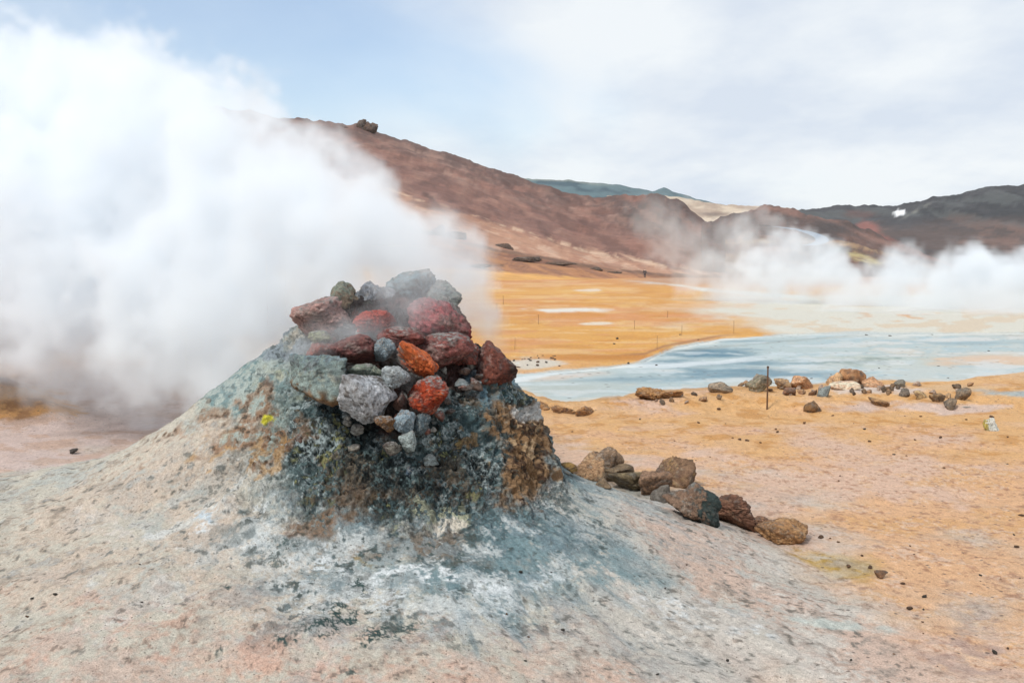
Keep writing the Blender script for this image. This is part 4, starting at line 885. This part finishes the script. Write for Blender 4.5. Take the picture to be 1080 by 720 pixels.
# ------------------------------------------------------------------ steam (true volumes on a voxel lattice)
def steam(name, label, blobs, lo, hi, vox, sigma, fr=1.0, seed=0, warp=.25, er=1.0, col=(.945, .97, .992), soft=.27):
    """blobs: (x,y,z,r,weight) in metres"""
    lo = np.array(lo, float); hi = np.array(hi, float); n = np.ceil((hi-lo)/vox).astype(int)+1; hi = lo+(n-1)*vox
    gx_, gy_, gz_ = np.meshgrid(*[lo[i]+np.arange(n[i])*vox for i in range(3)], indexing='ij')
    dens = np.zeros(gx_.size, np.float32); X = gx_.ravel(); Y = gy_.ravel(); Z = gz_.ravel()
    for s0 in range(0, X.size, 600000):
        sl_ = slice(s0, s0+600000); x, y, z = X[sl_], Y[sl_], Z[sl_]
        w1 = (fbm(x*fr, y*fr, z*fr, 4, .5, seed+1)-.5)*2*warp; w2 = (fbm(x*fr, y*fr, z*fr, 4, .5, seed+2)-.5)*2*warp
        xw, yw, zw = x+w1, y+w2*.6, z+w2
        Fm = np.full(len(x), -1.0)
        G = np.zeros(len(x))
        for (bx, by, bz, br, bw) in blobs:
            d = np.sqrt((xw-bx)**2+(yw-by)**2+(zw-bz)**2)/br; f = 1-d
            G = np.where(f > Fm, bw, G); Fm = np.maximum(Fm, f)
        e_ = fbm(x*fr*2.8, y*fr*2.8, z*fr*2.8, 6, .64, seed+3)-.5
        v = ss(0.0, soft, Fm + e_*.55*er)
        v = v*(.35+1.2*np.clip(e_*1.4+.5, 0, 1))*G
        dens[sl_] = np.maximum(v*ss(-.35, -.05, Fm), .0013)
    D3 = dens.reshape(n)
    for q in (D3[0], D3[-1], D3[:, 0], D3[:, -1], D3[:, :, 0], D3[:, :, -1]): q[...] = .0013
    me = bpy.data.meshes.new(name); me.vertices.add(dens.size)
    me.vertices.foreach_set('co', np.stack([X, Y, Z], 1).astype(np.float32).ravel())
    at_ = me.attributes.new('vapour', 'FLOAT', 'POINT'); at_.data.foreach_set('value', D3.ravel())
    m = bpy.data.materials.new(name+'_vapour'); m.use_nodes = True; t = m.node_tree; t.nodes.clear()
    o_ = N(t, 'ShaderNodeOutputMaterial'); pv = N(t, 'ShaderNodeVolumePrincipled'); pv.inputs['Color'].default_value = (*col, 1); pv.inputs['Anisotropy'].default_value = .1
    pv.inputs['Density'].default_value = sigma; t.links.new(pv.outputs[0], o_.inputs['Volume'])
    ob = link(name, me)
    g = bpy.data.node_groups.new(name+'_lattice', 'GeometryNodeTree')
    g.interface.new_socket('Geometry', in_out='INPUT', socket_type='NodeSocketGeometry'); g.interface.new_socket('Geometry', in_out='OUTPUT', socket_type='NodeSocketGeometry')
    gi = N(g, 'NodeGroupInput'); go = N(g, 'NodeGroupOutput'); vc = N(g, 'GeometryNodeVolumeCube')
    vc.inputs['Min'].default_value = tuple(lo); vc.inputs['Max'].default_value = tuple(hi)
    for k, q in zip(('Resolution X', 'Resolution Y', 'Resolution Z'), n): vc.inputs[k].default_value = int(q)
    po = N(g, 'GeometryNodeInputPosition'); sub_ = N(g, 'ShaderNodeVectorMath', operation='SUBTRACT'); sub_.inputs[1].default_value = tuple(lo)
    g.links.new(po.outputs[0], sub_.inputs[0]); scl = N(g, 'ShaderNodeVectorMath', operation='SCALE'); scl.inputs['Scale'].default_value = 1/vox; g.links.new(sub_.outputs[0], scl.inputs[0])
    sp = N(g, 'ShaderNodeSeparateXYZ'); g.links.new(scl.outputs[0], sp.inputs[0])
    def mth(op, a, b=None):
        q = N(g, 'ShaderNodeMath', operation=op)
        for i_, vv in enumerate((a, b)):
            if vv is None: continue
            if isinstance(vv, (int, float)): q.inputs[i_].default_value = vv
            else: g.links.new(vv, q.inputs[i_])
        return q.outputs[0]
    ii = [mth('MINIMUM', mth('MAXIMUM', mth('ROUND', sp.outputs[k]), 0), int(n[k]-1)) for k in range(3)]
    # whole-number arithmetic, exact past 2^24
    def im(op, a, b):
        q = N(g, 'FunctionNodeIntegerMath', operation=op)
        for i_, vv in enumerate((a, b)):
            if isinstance(vv, int): q.inputs[i_].default_value = vv
            else: g.links.new(vv, q.inputs[i_])
        return q.outputs[0]
    idx = im('ADD', im('MULTIPLY', im('ADD', im('MULTIPLY', ii[0], int(n[1])), ii[1]), int(n[2])), ii[2])
    na = N(g, 'GeometryNodeInputNamedAttribute', data_type='FLOAT'); na.inputs['Name'].default_value = 'vapour'
    si = N(g, 'GeometryNodeSampleIndex', data_type='FLOAT', domain='POINT'); g.links.new(gi.outputs[0], si.inputs['Geometry']); g.links.new(na.outputs[0], si.inputs['Value']); g.links.new(idx, si.inputs['Index'])
    g.links.new(si.outputs[0], vc.inputs['Density'])
    sm_ = N(g, 'GeometryNodeSetMaterial'); sm_.inputs['Material'].default_value = m; g.links.new(vc.outputs[0], sm_.inputs['Geometry']); g.links.new(sm_.outputs[0], go.inputs[0])
    md = ob.modifiers.new('lattice', 'NODES'); md.node_group = g; me.materials.append(m)
    return tag(ob, label, 'steam', None, 'stuff')
def B_(px, py, rpx, d, wgt=1.0):
    c = at(px, py, d); return (c[0], c[1], c[2], rpx*d/F, wgt)
main = [B_(500,368,20,5.95,.9),B_(486,336,32,6.0,1.2),B_(466,305,46,6.1,1.3),B_(442,282,60,6.3,1.3),B_(405,262,66,6.6,1.3),B_(374,238,70,6.9,1.2),B_(330,240,84,7.2,1.2),B_(318,190,60,7.4,1.1),B_(345,210,60,7.3,1.1),B_(215,135,50,8.0),B_(290,290,100,7.4),B_(400,330,60,6.6),
        B_(250,205,100,8.0),B_(200,310,110,8.2),B_(165,160,108,8.8),B_(120,260,150,9.4),B_(95,130,98,9.8),B_(20,140,115,10.4),B_(60,320,100,10.4,.7),B_(170,388,66,8.6,.6),B_(100,370,66,9.8,.4),
        B_(-60,230,180,10.8),B_(-160,300,150,11,.8),B_(-200,150,180,11),B_(235,385,50,7.6,.6),B_(10,345,80,11,.35),B_(135,435,38,9.6,.3),B_(270,340,80,7.2),
        B_(30,60,50,10.4,.35),B_(400,215,26,6.9,.6)]
# thin veils drifting over the upper stones
main += [B_(398,308,46,5.3,1.3),B_(345,320,42,5.1,.7),B_(456,364,26,4.98,.3),B_(300,366,38,5.2,.3),B_(430,294,50,5.35,1.2),B_(470,300,30,5.5,.8),B_(468,338,18,5.0,.35),B_(484,366,20,5.05,.3),B_(240,396,34,5.3,.3),B_(415,345,20,5.0,.12)]
main_lo = (-8.6, 4.7, .0); main_hi = (.5, 12.6, 5.4)
steam('steam', 'dense white steam plume blowing left from the stone pile on the mound', main, main_lo, main_hi, .045, 2.6, fr=1.5, seed=3, warp=.24, er=1.25)
# the steam field beyond the pool
def B2(px, py, rpx, d, w=1.0): return B_(px, py, rpx, d, w)
far1 = [B2(1035,290,36,33,1.4),B2(1015,312,50,33,1.2),B2(1062,300,40,33,1.2),B2(1080,330,60,34),B2(960,318,44,35),B2(905,320,36,36,.6),B2(860,305,34,38,.5),B2(825,318,36,38,.4),B2(985,345,44,31,.5),B2(1100,310,50,33),B2(900,345,44,30,.3),B2(1050,350,40,30,.5),
        B2(1160,330,80,34),B2(1240,320,80,34),B2(880,282,28,38,.9),B2(830,262,30,40,.7),B2(800,290,38,40,.9),B2(765,300,38,42,.6),B2(830,290,36,39,.7),B2(890,305,34,37,.6),B2(960,352,40,28,.22),B2(1050,356,44,28,.3),B2(790,250,28,42,.42),B2(820,235,18,42,.35),B2(740,280,40,42,.3),B2(722,250,36,42,.22),B2(700,235,30,42,.14),B2(775,320,34,40,.22),B2(740,315,24,40,.1),B2(760,262,40,42,.2),B2(800,330,40,38,.3),B2(940,300,30,37,.6),B2(1000,292,22,36,.5)]
steam('steam_bank', 'low white bank of steam rolling over the sinter beyond the mud pool', far1, (3.2, 26, -.9), (27, 46, 6.2), .16, 1.05, fr=.55, seed=9, warp=.6, er=1.15)
w2 = [B2(522,300,8,70,.5),B2(520,285,12,70,.4),B2(516,268,14,70,.22)]
steam('steam_wisp', 'small faint wisp of steam above the ochre flat right of the big plume', w2, (-3.3, 67.5, -1.6), (1.2, 72.5, 3.0), .11, .55, fr=.8, seed=14, warp=.3, er=1.2)
